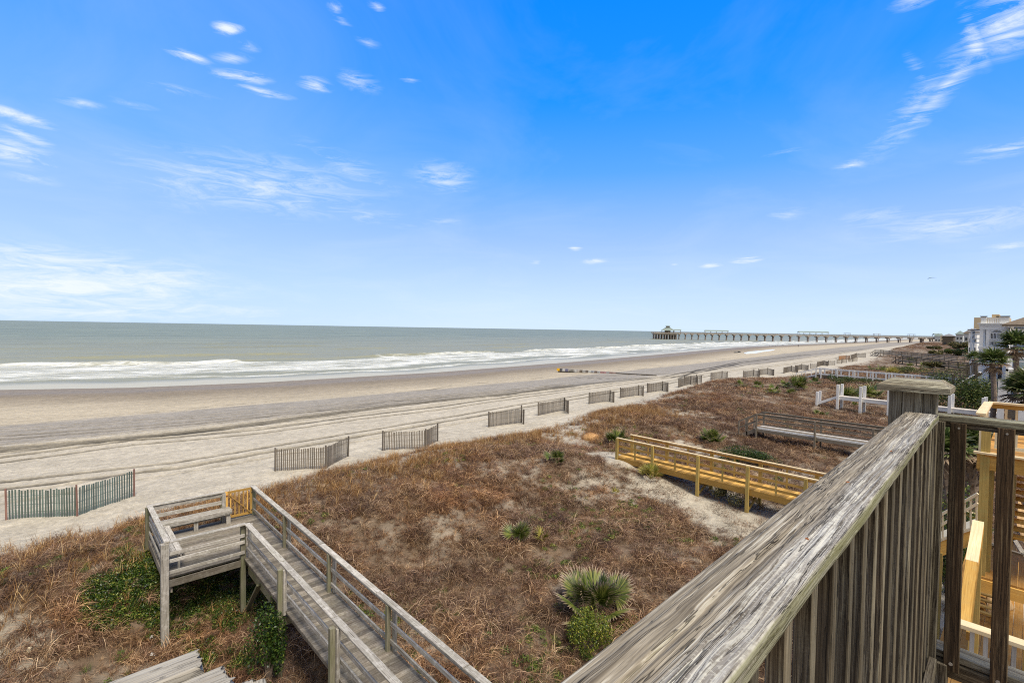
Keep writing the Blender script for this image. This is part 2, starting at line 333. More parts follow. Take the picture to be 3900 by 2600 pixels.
def beach_paint():
    xs=np.concatenate([np.array([-3000,-1500,-900,-600,-450,-380,-320,-280,-250,-225,-205,-190,-175]),np.arange(-165,-100,1.),np.arange(-100,-58,.4),np.arange(-58,-24,.14),np.arange(-24,4,.2),np.array([4.5,5.5,7,9,12,16,22,30,45,70,110,200,400,900,2000])])
    ys=np.concatenate([np.array([-1500,-600,-250,-120,-60,-35,-22]),np.arange(-16,45,.25),np.arange(45,110,.6),np.arange(110,260,1.6),np.geomspace(262,9000,70)])
    X,Y=np.meshgrid(xs,ys,indexing='ij');Z=ground(X,Y)
    u=X-Xw(Y);xd=Xd(Y);
    # macro albedo
    wet=np.array([.235,.195,.145]);tan=np.array([.46,.40,.30]);grey=np.array([.30,.275,.24]);dry=np.array([.465,.42,.34]);soil=np.array([.17,.12,.08])
    wob=(fbm(X*.03,Y*.02,9,3)-.5)*10;wob2=(fbm(X*.2,Y*.05,19,3)-.5)*4
    a=sstep(10,30,u+wob*.9+wob2)[...,None];C=wet*(1-a)+tan*a
    gl=-57.-np.clip(Y-60,0,600)*.085
    g=sstep(gl-1.2,gl+1.,X+wob*.25+wob2*.3)[...,None];C=C*(1-g)+grey*g
    dl=-45.5-np.clip(Y-60,0,600)*.06
    g=sstep(dl-1.5,dl+1.5,X+wob*.25+wob2*.5)[...,None];C=C*(1-g)+dry*g
    g=sstep(-1.5,2.5,X-xd)[...,None];
    sb=(1-bare(X,Y))[...,None]*(.62+.38*sstep(.3,.6,fbm(X*.9,Y*.9,31,4))[...,None])*sstep(-1,4,X-xd)[...,None]
    C=C*(1-g*sb)+soil*g*sb
    # bare bright sand by the yellow boardwalk and landward yard
    C*= (.9+.2*fbm(X*1.2,Y*.5,41,4))[...,None]
    for P,w,offs,dark in TRACKS:
        yy=P[:,1];o=np.argsort(yy);cx=np.interp(Y,yy[o],P[o,0])+(fbm(Y*.12,Y*0,51,2)-.5)*.5
        inr=(Y>yy.min())&(Y<yy.max())
        for of in offs:
            dd=np.abs(X-(cx+of));m=np.exp(-(dd/(w*1.35))**4)*inr
            m=m*(.8+.2*sstep(.3,.55,fbm(X*2,Y*.6,61,2)))
            C*=(1-min(dark*1.1,.93)*m)[...,None]  # rut shade painted into the colour along with darker churned sand
            Z-=.09*m*min(1,.22/w)
            Z+=min(.05,.011/w)*np.exp(-((dd-w*1.8)/(w*.7))**2)*inr
    # wrack line
    wl=gl-1.5+(fbm(Y*.08,Y*0,71,3)-.5)*5
    m=np.exp(-((X-wl)/.35)**2)*sstep(.5,.62,fbm(X*.8,Y*.35,81,3));C=C*(1-.55*m[...,None])
    wetm=1-sstep(2,14,u+wob*.3)
    # scarp / ripple relief
    Z+=(vnoise(X*3,Y*3,91)-.5)*.03*sstep(-60,-50,X)
    Z+=.018*np.sin((X*.75+Y*.35+fbm(X*.3,Y*.3,14,3)*9)*9)*sstep(-30,-27,X)*(1-sstep(xd-1,xd+2,X))
    V=np.stack([X,Y,Z],-1).reshape(-1,3)
    C=np.concatenate([C,np.ones(C.shape[:2]+(1,))],-1).reshape(-1,4)
    m,nt,b=new_mat('beach sand')
    col=attr(nt,'col','Color');geo=nd(nt,'ShaderNodeNewGeometry');p=geo.outputs['Position']
    n1=noise(nt,mapping(nt,p,(1,.7,1)),2.2,9,.78);n2=noise(nt,p,6,5,.75);n3=noise(nt,mapping(nt,p,(.9,.16,1)),.8,6,.65)
    col=mixc(nt,1.,col,ramp(nt,n1,[(.3,.68),(.7,1.25)]),'MULTIPLY')
    col=mixc(nt,1.,col,ramp(nt,n3,[(.3,.88),(.7,1.08)]),'MULTIPLY')
    col=mixc(nt,1.,col,ramp(nt,n2,[(.3,.78),(.7,1.15)]),'MULTIPLY')
    vo=nd(nt,'ShaderNodeTexVoronoi');vo.inputs['Scale'].default_value=1.9;nt.links.new(mapping(nt,p,(1,.6,1)),vo.inputs['Vector'])
    ft=ramp(nt,vo.outputs['Distance'],[(.0,1),(.13,0)])
    ft=mth(nt,'MULTIPLY',ft,ramp(nt,noise(nt,p,.35,3),[(.45,0),(.6,1)]))
    col=mixc(nt,mth(nt,'MULTIPLY',ft,.6),col,(.12,.10,.075))
    nt.links.new(col,b.inputs['Base Color'])
    wt=attr(nt,'wet','Fac')
    nt.links.new(ramp(nt,wt,[(0,.92),(.6,.5),(1,.6)]),b.inputs['Roughness'])
    nt.links.new(ramp(nt,wt,[(0,.15),(1,.12)]),b.inputs['Specular IOR Level'])
    hh=mth(nt,'ADD',n1,mth(nt,'MULTIPLY',n2,.25));hh=mth(nt,'SUBTRACT',hh,mth(nt,'MULTIPLY',ft,.5))
    hh=mth(nt,'MULTIPLY',hh,mth(nt,'SUBTRACT',1.,mth(nt,'MULTIPLY',wt,.98)))
    bump(nt,b,hh,.8,.10)
    o=npmesh('beach_sand',V,gridfaces(len(xs),len(ys)),{'col':('FLOAT_COLOR',C),'wet':('FLOAT',wetm.ravel())},m)
    COL.objects.link(o);tag(o,'sandy beach with tyre tracks and dunes','beach',kind='structure')
beach_paint()
# ---------------------------------------------------------------- sea
def sea():
    ds=np.concatenate([np.array([-14,-10,-7,-5,-3.5,-2.5,-1.5,-.7,0]),np.arange(.6,170,.6),np.geomspace(171,26000,90)])
    ys=np.concatenate([-np.geomspace(4000,30,26),np.arange(-28,120,.8),np.arange(120,420,2.2),np.geomspace(424,32000,110)])
    D,Y=np.meshgrid(ds,ys,indexing='ij')
    wob=(fbm(Y*.045,Y*0+.5,5,3)-.5)*9+(fbm(Y*.2,D*.1,15,3)-.5)*3.5
    X=Xw(Y)-D;Z=np.full_like(X,-1.5)
    Dw=D+wob
    foam=np.zeros_like(X)
    def crest(dc,amp,wf,wb,mask,fo=0.,fw=0.):
        nonlocal Z,foam
        c=Dw-dc-(fbm(Y*.02,Y*0,int(dc),3)-.5)*14
        sh=np.where(c<0,np.exp(-(c/wf)**2),np.exp(-(c/wb)**2))
        Z+=amp*sh*mask
        if fo>0: foam+=fo*mask*np.where(c<0,np.exp(-(c/fw)**2),np.exp(-(c/1.2)**2))
    br=sstep(.25,.6,fbm(Y*.05,Y*0,77,3))
    crest(50,.8,1.2,3.5,.45+.55*br,1.0,9)
    crest(37,.30,1.3,3,.7*sstep(.3,.6,fbm(Y*.06,Y*0,78,3)),.8,8)
    crest(25,.2,1,2.4,.6,.65,7);crest(14,.12,.8,2,.6,.5,4)
    crest(78,.7,1.5,4,sstep(.42,.62,fbm(Y*.017+.4,Y*0,79,3)),.9*0.8,3.0)
    crest(103,.6,2.,5,sstep(.45,.65,fbm(Y*.02,Y*0,80,3)))
    crest(135,.6,2.4,6,sstep(.45,.65,fbm(Y*.016,Y*0,81,3)))
    crest(180,.9,3,8,sstep(.4,.65,fbm(Y*.014,Y*0,82,3)))
    foam+=(.86+.20*sstep(24,34,Dw))*sstep(5,11,Dw)*(1-sstep(44,52,Dw))*(.8+.4*fbm(X*.15,Y*.05,66,3))
    foam+=.55*np.exp(-((Dw-1.8)/1.)**2)*.8
    far=sstep(150,420,Y);foam+=.30*far*sstep(6,12,Dw)*(1-sstep(60,85,Dw))
    foam+=.35*sstep(18,28,Dw)*(1-sstep(42,50,Dw))
    foam=np.clip(foam,0,1.12)
    Z+=(fbm(X*.25,Y*.12,8,3)-.5)*.22*sstep(6,40,D)*(1-sstep(400,1500,D))
    sheen=1-sstep(5,11,Dw)
    V=np.stack([X,Y,Z],-1).reshape(-1,3)
    m,nt,b=new_mat('sea water')
    p=nd(nt,'ShaderNodeNewGeometry').outputs['Position'];fo=attr(nt,'foam','Fac');sh=attr(nt,'sheen','Fac');dd=attr(nt,'off','Fac')
    n1=noise(nt,mapping(nt,p,(1,.33,1)),.9,9,.78,.6);n2=noise(nt,mapping(nt,p,(1,.4,1)),.16,6,.6)
    n6=noise(nt,mapping(nt,p,(1,.10,1)),1.5,6,.7,.5)
    n1=mth(nt,'ADD',mth(nt,'MULTIPLY',n1,.5),mth(nt,'MULTIPLY',n6,.5))
    th=mth(nt,'SUBTRACT',1.03,mth(nt,'MULTIPLY',fo,.50))
    fm=mth(nt,'MULTIPLY',mth(nt,'SUBTRACT',mth(nt,'ADD',mth(nt,'MULTIPLY',n1,.75),mth(nt,'MULTIPLY',n2,.35)),mth(nt,'SUBTRACT',th,.0)),6.)
    fmn=nd(nt,'ShaderNodeClamp');nt.links.new(fm,fmn.inputs[0]);fm=fmn.outputs[0]
    base=ramp(nt,n2,[(.35,(.155,.185,.125)),(.65,(.215,.235,.165))])
    n5=noise(nt,mapping(nt,p,(1,.22,1)),.045,7,.68)
    base=mixc(nt,1.,base,ramp(nt,n5,[(.38,.78),(.62,1.18)]),'MULTIPLY')
    base=mixc(nt,ramp(nt,dd,[(.0,1),(.5,0)]),base,(.26,.255,.175))
    col=mixc(nt,sh,base,(.44,.41,.30))
    col=mixc(nt,fm,col,(.80,.82,.80))
    nt.links.new(col,b.inputs['Base Color'])
    nt.links.new(mixc(nt,fm,mixc(nt,sh,(.42,.42,.42),(.38,.38,.38)),(.8,.8,.8)),b.inputs['Roughness'])
    b.inputs['IOR'].default_value=1.33;b.inputs['Specular IOR Level'].default_value=.38
    w1=noise(nt,mapping(nt,p,(1,.45,1)),.9,6,.65);w2=noise(nt,mapping(nt,p,(1,.35,1)),.12,5,.6)
    hh=mth(nt,'ADD',mth(nt,'MULTIPLY',w1,.35),mth(nt,'MULTIPLY',w2,1.6))
    hh=mth(nt,'MULTIPLY',hh,mth(nt,'SUBTRACT',1.,mth(nt,'MULTIPLY',sh,.93)))
    hh=mth(nt,'ADD',hh,mth(nt,'MULTIPLY',fm,.12))
    bump(nt,b,hh,1.,1.1)
    o=npmesh('sea',V,gridfaces(len(ds),len(ys)),{'foam':('FLOAT',foam.ravel()),'sheen':('FLOAT',sheen.ravel()),'off':('FLOAT',np.clip(D/700,0,1).ravel())},m)
    COL.objects.link(o);tag(o,'grey green ocean with a line of breaking surf','sea',kind='structure')
    # puddle left on the sand
    P=[(1419,804),(1433,801.5),(1455,799.5),(1475,797.5),(1492,796.5),(1486,799),(1462,802),(1445,805.5),(1425,806.5)]
    dx=2832/K-1419
    vs=[];mb=MB()
    for a,b_ in P:
        q=atd(a+dx,b_+5.6,-.8);vs.append((q[0],q[1]))
    zz=max(gz(x,y) for x,y in vs)+.01
    mb.add([(x,y,zz) for x,y in vs]+[(x,y,zz-.25) for x,y in vs],[tuple(range(len(vs)))]+[(i,(i+1)%len(vs),len(vs)+(i+1)%len(vs),len(vs)+i) for i in range(len(vs))])
    pm,nt,b=new_mat('puddle water');b.inputs['Base Color'].default_value=(.75,.75,.72,1);b.inputs['Roughness'].default_value=.25
    o=mb.build('tide_pool',pm);tag(o,'long shallow pool of water lying on the beach','tide pool',kind='structure')
sea()
# ---------------------------------------------------------------- world and sun
SUN_EL=math.radians(57);SUNV=np.array([.9,-.12,0]);SUNV/=np.linalg.norm(SUNV);SUNV=np.array([SUNV[0]*math.cos(SUN_EL),SUNV[1]*math.cos(SUN_EL),math.sin(SUN_EL)])
def world():
    W=bpy.data.worlds.new('World');SC.world=W;W.use_nodes=True;nt=W.node_tree;bg=nt.nodes['Background']
    sky=nd(nt,'ShaderNodeTexSky',sky_type='NISHITA');sky.sun_disc=False;sky.sun_elevation=SUN_EL
    sky.sun_rotation=math.atan2(SUNV[0],SUNV[1]);sky.air_density=1.;sky.dust_density=.6;sky.ozone_density=2.5;sky.altitude=0
    g=nd(nt,'ShaderNodeTexCoord').outputs['Generated']
    sx=nd(nt,'ShaderNodeSeparateXYZ');nt.links.new(g,sx.inputs[0]);z=sx.outputs[2]
    # deepen the zenith, whiten the horizon
    hsv=nd(nt,'ShaderNodeHueSaturation');hsv.inputs['Hue'].default_value=.505;hsv.inputs['Saturation'].default_value=SKYSAT;hsv.inputs['Value'].default_value=1.;nt.links.new(sky.outputs[0],hsv.inputs['Color'])
    # gradient of colour with elevation
    gr=ramp(nt,z,[(0,(6.6,8.2,10.0)),(.06,(5.7,7.5,10.2)),(.17,(3.6,5.7,10.4)),(.30,(1.1,4.0,10.6)),(.42,(.15,3.0,10.6)),(.60,(.0,2.4,10.6)),(.72,(4.6,4.8,4.8)),(1,(6.2,5.9,5.4))])  # pale overhead stops lie out of view, added to whiten the fill light
    dbk=nd(nt,'ShaderNodeVectorMath',operation='DOT_PRODUCT');nt.links.new(g,dbk.inputs[0]);dbk.inputs[1].default_value=(float(FW[0]),float(FW[1]),0)
    back_fill=ramp(nt,mth(nt,'MULTIPLY_ADD',dbk.outputs['Value'],.5,.5),[(.3,1),(.5,0)])  # pale sky behind the camera, added unseen for a less blue fill
    # towards the sea on the left the air is whiter
    dl=nd(nt,'ShaderNodeVectorMath',operation='DOT_PRODUCT');nt.links.new(g,dl.inputs[0]);dl.inputs[1].default_value=(-1,-.1,0)
    lf=ramp(nt,dl.outputs['Value'],[(.70,0),(1.,.55)])
    gr=mixc(nt,mth(nt,'MULTIPLY',lf,.6),gr,(3.9,6.3,10.2))
    gr=mixc(nt,back_fill,gr,(5.8,5.6,5.3))
    base=mixc(nt,.94,hsv.outputs[0],gr)
    # clouds : direction space blobs
    acc=None
    wv=nd(nt,'ShaderNodeTexNoise');wv.inputs['Scale'].default_value=5;wv.inputs['Detail'].default_value=4;nt.links.new(g,wv.inputs['Vector'])
    wsub=nd(nt,'ShaderNodeVectorMath',operation='MULTIPLY_ADD');nt.links.new(wv.outputs['Color'],wsub.inputs[0]);wsub.inputs[1].default_value=(.045,.045,.02);nt.links.new(g,wsub.inputs[2])
    wo=nd(nt,'ShaderNodeVectorMath',operation='SUBTRACT');nt.links.new(wsub.outputs[0],wo.inputs[0]);wo.inputs[1].default_value=(.0225,.0225,.01);gw=wo.outputs[0]
    CL=[(440,131,52,9,-4,.8),(555,178,62,10,2,.8),(600,213,68,7,-3,.6),(715,198,45,11,0,.8),(820,190,60,15,-5,.45),(530,72,34,9,5,.8),(785,68,26,7,0,.55),(780,43,18,7,20,.5),(868,27,24,6,0,.5),(948,186,30,5,3,.45),(570,112,22,8,0,.35),(535,136,40,9,10,.4),(190,236,48,11,4,.4),(310,242,50,8,0,.25),(845,108,34,6,-5,.3),(420,212,80,9,0,.3),
        (35,262,75,16,-8,.75),(60,312,60,14,-14,.7),(20,350,80,32,5,.6),(110,378,50,8,-3,.4),(70,410,60,16,0,.35),
        (600,430,260,60,3,.42),(800,385,110,22,-22,.3),(1015,408,85,28,0,.42),(830,498,180,16,-2,.3),(1010,506,70,8,0,.3),(680,328,40,7,0,.25),
        (90,650,400,80,2,.75),(250,710,420,30,0,.5),(30,580,220,20,3,.5),
        (1235,607,18,6,0,.7),(1324,574,18,6,0,.7),(1370,600,36,8,5,.75),(1635,606,34,8,2,.7),(1720,594,42,10,2,.8),(1545,605,12,4,0,.4),
        (2110,4,70,12,0,.6),(2330,50,90,45,15,.6),(2240,100,26,60,20,.55),(2170,200,30,110,-42,.45),(2100,240,34,90,-40,.35),(2110,170,16,40,30,.3),(1955,386,42,14,0,.5),(2300,345,80,22,5,.5),(2200,515,200,30,3,.42),(1820,490,50,16,0,.35),(2320,567,50,12,0,.65),(2010,500,90,20,0,.3),(1800,356,50,6,0,.25)]
    for (a,b_,rx,ry,ang,st) in CL:
        d=ray(a*K,b_*K);d=d/np.linalg.norm(d)
        rt=np.cross(d,[0,0,1.]);rt/=np.linalg.norm(rt);up=np.cross(rt,d)
        q=math.radians(ang);e1=math.cos(q)*rt+math.sin(q)*up;e2=-math.sin(q)*rt+math.cos(q)*up
        cosoff=float(np.dot(d,FW)) # angular size shrinks off axis
        big=1. if rx*ry>2200 else .0;sx_=rx*K/F*cosoff*(1.1+.15*big);sy_=ry*K/F*cosoff*(1.05+.3*big)
        M=Matrix(((e1[0],e2[0],d[0]),(e1[1],e2[1],d[1]),(e1[2],e2[2],d[2])))
        mp=nd(nt,'ShaderNodeMapping',vector_type='TEXTURE');mp.inputs['Location'].default_value=d;mp.inputs['Rotation'].default_value=M.to_euler('XYZ');mp.inputs['Scale'].default_value=(sx_,sy_,.5)
        nt.links.new(gw,mp.inputs[0])
        ln=nd(nt,'ShaderNodeTexGradient',gradient_type='SPHERICAL');nt.links.new(mp.outputs[0],ln.inputs[0])
        v=mth(nt,'MULTIPLY',ln.outputs['Fac'],st*(.85 if rx*ry>1500 else .8))
        acc=v if acc is None else mth(nt,'MAXIMUM',acc,v)
    pz=nd(nt,'ShaderNodeVectorMath',operation='DIVIDE');nt.links.new(g,pz.inputs[0])
    cz=nd(nt,'ShaderNodeCombineXYZ');zz=mth(nt,'ADD',mth(nt,'ABSOLUTE',z),.12)
    for i in range(3): nt.links.new(zz,cz.inputs[i])
    nt.links.new(cz.outputs[0],pz.inputs[1])
    nz=noise(nt,mapping(nt,g,(6,6,34)),1.9,9,.7,1.);nz2=noise(nt,mapping(nt,pz.outputs[0],(1,1,.0)),.9,7,.6,.8)
    wisp=mth(nt,'MULTIPLY',ramp(nt,nz2,[(.46,0),(.85,1)]),.16)
    ero=mth(nt,'MULTIPLY_ADD',mth(nt,'SUBTRACT',nz,.5),3.4,mth(nt,'MULTIPLY',acc,1.2))
    cm=mth(nt,'MULTIPLY',ramp(nt,ero,[(.0,0),(1.55,1)]),ramp(nt,acc,[(0,0),(.35,.8),(1,1)]))
    cm=mth(nt,'MINIMUM',mth(nt,'ADD',cm,wisp),.92)
    out=mixc(nt,cm,base,(8.6,9.2,10.0))
    # below the horizon
    bl=ramp(nt,mth(nt,'ADD',z,.01),[(.006,0),(.0085,1)]);
    out=mixc(nt,bl,(3.4,3.9,3.9),out)
    nt.links.new(out,bg.inputs[0]);bg.inputs[1].default_value=.1
SKYSAT=1.35
world()
sl=bpy.data.lights.new('sun','SUN');sl.energy=4.3;sl.angle=math.radians(18);sl.color=(1,.92,.80)
so=bpy.data.objects.new('sun',sl);COL.objects.link(so);so.rotation_euler=Vector([float(q) for q in SUNV]).to_track_quat('Z','Y').to_euler()
SC.cycles.use_denoising=False;SC.cycles.filter_width=1.1;SC.cycles.sample_clamp_indirect=6
vs=SC.view_settings;vs.view_transform='Standard';vs.look='None';vs.exposure=.12;vs.gamma=1
# ---------------------------------------------------------------- timber structures
def ptd(a,b,z): return atd(a,b,z)
G=lambda x,y:gz(x,y)
def near_walk():
    T=thing('boardwalk','weathered grey boardwalk with built-in benches and a yellow gate, nearest of all','boardwalk',(-15.2,4.4,1.3))
    zt=2.3;zd=1.30;y0,y1=3.93,5.0
    d=MB();x=-18.62
    while x<6:
        d.beam((x,(y0-.06) if x>-15.3 else 2.04,zd-.02+random.uniform(-.003,.003)),(x,y1+.08,zd-.02+random.uniform(-.003,.003)),.133,.038)
        x+=.14
    y=9
    while y<5.05:
        if y<3.9 or True:
            L0=-18.66+random.uniform(-.01,.01);L1=-15.28
            if y>3.9: L1=-15.33
            d.beam((L0,y+.065,zd-.02+random.uniform(-.003,.003)),(L1,y+.065,zd-.02),.133,.038)
        y+=.14
    d.build('decking',GREYD,T)
    # frame: rim boards and joists
    f=MB()
    f.beam((-18.66,2.04,zd-.13),(-16.9,2.04,zd-.13),.04,.19);f.beam((-16.895,2.04,zd-.13),(-15.2,2.04,zd-.13),.04,.19)
    f.beam((-18.6,2.16,zd-.32),(-15.3,2.16,zd-.32),.04,.17)
    f.beam((-18.66,2.04,zd-.14),(-18.66,5.1,zd-.14),.04,.18);f.beam((-18.6,4.98,zd-.14),(6,5.0,zd-.14),.04,.18);f.beam((-15.2,3.97,zd-.14),(6,3.97,zd-.14),.04,.18)
    for yy in (2.9,4.5): f.beam((-18.6,yy,zd-.14),(-15.3,yy,zd-.14),.04,.18)
    f.beam((-15.26,2.1,zd-.14),(-15.26,5,zd-.14),.04,.18)
    f.build('deck_frame',GREYD,T)
    # posts
    def post(x,y,zb,ztp,w=.10,m=GPOST): 
        p=MB();p.beam((x,y,zb-.3),(x,y,ztp),w,w,up=(0,1,0),bev=.006);return p.build('post',m,T)
    post(-15.22,2.0,G(-15.2,2.1),zt-.04,.17,GREY)
    post(-15.30,3.86,G(-15.3,3.9),zt-.05,.13);post(-18.60,2.02,G(-18.6,2.1),zt-.05,.13)
    post(-18.66,4.08,G(-18.6,4.1),zt-.03,.12);post(-18.6,5.03,G(-18.6,5),zt-.03,.12)
    p=MB();p.beam((-15.18,4.02,zd),(-15.18,4.02,zt-.03),.05,.12,up=(0,1,0));p.build('post',GREY,T)
    p=MB();p.beam((-18.5,4.08,zd),(-18.5,4.08,zt-.03),.05,.10,up=(0,1,0));p.build('post',GREY,T)
    for x in (-11.88,-8.92,-5.9,-2.9,0.1):
        post(x,3.78,G(x,3.8),zt-.04,.10);p=MB();p.beam((x+.09,3.86,zd-.1),(x+.09,3.86,zt-.045),.07,.07,up=(0,1,0));p.build('post',GREY,T)
    for x in (-15.19,-11.91,-8.91,-5.9,-2.9,.1):
        post(x,4.96,zd-.3,zt-.04,.09);p=MB();p.beam((x+.09,5.06,G(x,5)-.3),(x+.09,5.06,zt-.06),.08,.08,up=(0,1,0));p.build('post',GREY,T)
    # braces under the deck
    b=MB();b.beam((-15.2,3.93,G(-15.2,3.9)+.1),(-14.0,3.93,zd-.3),.05,.13,up=(0,1,0));b.build('brace',GPOST,T)
    b=MB();b.beam((-15.2,4.0,zd-.36),(-13.2,4.0,zd-.36),.06,.22);b.build('beam',GPOST,T)
    b=MB();b.beam((-11.9,3.8,zd-.32),(-11.9,5.05,zd-.32),.06,.18);b.build('beam',GPOST,T)
    b=MB();b.beam((-8.9,3.8,zd-.32),(-8.9,5.05,zd-.32),.06,.18);b.build('beam',GPOST,T)
    # rails
    def rail(p0,p1,zz,w,t,m=GREY,seg=3.0,nm='rail'):
        p0=np.array(p0,float);p1=np.array(p1,float);L=np.linalg.norm(p1-p0);n=max(1,int(round(L/seg)));r=MB()
        for i in range(n):
            a=p0+(p1-p0)*(i/n);c=p0+(p1-p0)*((i+1)/n-.0012)
            dz=random.uniform(-.008,.008);r.beam((a[0],a[1],zz),(c[0],c[1],zz+dz),w,t,bev=.004)
        return r.build(nm,m,T)
    xe=6.
    rail((-15.19+.02,3.93),(xe,3.93),zt-.005,.14,.038,nm='top_rail');rail((-15.1,3.93),(xe,3.93),zt-.40,.04,.09);rail((-15.1,3.93),(xe,3.93),zt-.70,.04,.09)
    rail((-18.62,5.0),(xe,5.0),zt-.005,.14,.038,nm='top_rail');rail((-18.5,5.0),(xe,5.0),zt-.07,.035,.09);rail((-18.5,5.0),(xe,5.0),zt-.42,.04,.09);rail((-18.5,5.0),(xe,5.0),zt-.80,.04,.09)
    rail((-15.12,2.02),(-15.12,3.9),0,.1,.1,nm='top_rail') if False else None
    rail((-18.66,2.06),(-15.2,2.06),zt-.005,.14,.038,nm='top_rail',seg=4);
    # near side is the side along y=2.06 seen from the house; the seaward side carries the gate
    for zz in (zt-.33,zt-.52,zt-.82): rail((-18.6,2.05),(-15.25,2.05),zz,.035,.09,seg=4)
    rail((-18.62,2.1),(-18.62,4.12),zt-.005,.14,.038,nm='top_rail',seg=4)
    for zz in (zt-.10,zt-.36,zt-.80): rail((-18.6,2.1),(-18.6,4.1),zz,.035,.12,seg=4)
    rail((-15.2,2.1),(-15.2,3.9),zt-.005,.14,.038,nm='top_rail',seg=4)
    for zz in (zt-.33,zt-.52,zt-.82): rail((-15.2,2.1),(-15.2,3.88),zz,.035,.09,seg=4)
    # benches
    for (a,c,ax) in (((-18.36,2.3),(-18.36,4.25),'y'),((-18.2,2.28),(-15.6,2.28),'x')):
        s=MB()
        for k in (-1,0,1):
            o=k*.135
            if ax=='y': s.beam((a[0]+o,a[1]-.2,zd+.45),(c[0]+o,c[1],zd+.45),.128,.038)
            else: s.beam((a[0]+.2,a[1]+o,zd+.447),(c[0],c[1]+o,zd+.447),.128,.038)
        bn=s.build('bench',GREY,T)
        for q in (.0,.5,1.):
            l=MB()
            if ax=='y': l.beam((a[0]+.14,a[1]+(c[1]-a[1]-.1)*q,zd),(a[0]+.14,a[1]+(c[1]-a[1]-.1)*q,zd+.43),.04,.12,up=(0,1,0))
            else: l.beam((a[0]+.1+(c[0]-a[0]-.2)*q,a[1]+.1,zd),(a[0]+.1+(c[0]-a[0]-.2)*q,a[1]+.1,zd+.43),.10,.05,up=(0,1,0))
            l.build('leg',GREY,bn)
        l=MB()
        if ax=='y': l.beam((a[0]+.2,a[1]-.1,zd+.385),(a[0]+.2,c[1],zd+.385),.035,.09)
        else: l.beam((a[0]+.2,a[1]+.2,zd+.385),(c[0],a[1]+.2,zd+.385),.035,.09)
        l.build('apron',GREY,bn)
    # gate between the seaward posts
    gx=-18.58;ya,yb=4.17,4.95;gt=zt-.02;gb=zd+.06
    g=MB();W_=.045
    g.beam((gx,ya,gb),(gx,ya,gt),.04,.075,up=(0,1,0));g.beam((gx,yb,gb),(gx,yb,gt),.04,.085,up=(0,1,0))
    g.beam((gx,ya+.03,gt-.035),(gx,yb-.03,gt-.035),.038,.07);g.beam((gx,ya+.03,gb+.035),(gx,yb-.03,gb+.035),.038,.07)
    go=g.build('gate',YEL,T)
    b=MB();b.beam((gx+.025,ya+.05,gt-.07),(gx+.025,yb-.05,gb+.07),.02,.085,up=(1,0,0));b.build('brace',YEL,go)
    for k in range(1,6):
        yy=ya+(yb-ya)*k/6;b=MB();b.beam((gx-.005,yy,gb+.07),(gx-.005,yy,gt-.07),.035,.035,up=(0,1,0));b.build('slat',YEL,go)
    for zz in (gb+.15,gt-.15):
        b=MB();b.beam((gx+.03,yb-.02,zz),(gx+.03,yb+.09,zz),.012,.05,up=(1,0,0));b.build('hinge',METAL,go)
    b=MB();b.beam((gx+.03,ya-.08,gt-.12),(gx+.03,ya+.04,gt-.12),.02,.04,up=(1,0,0));b.build('latch',RUST,go)
near_walk()

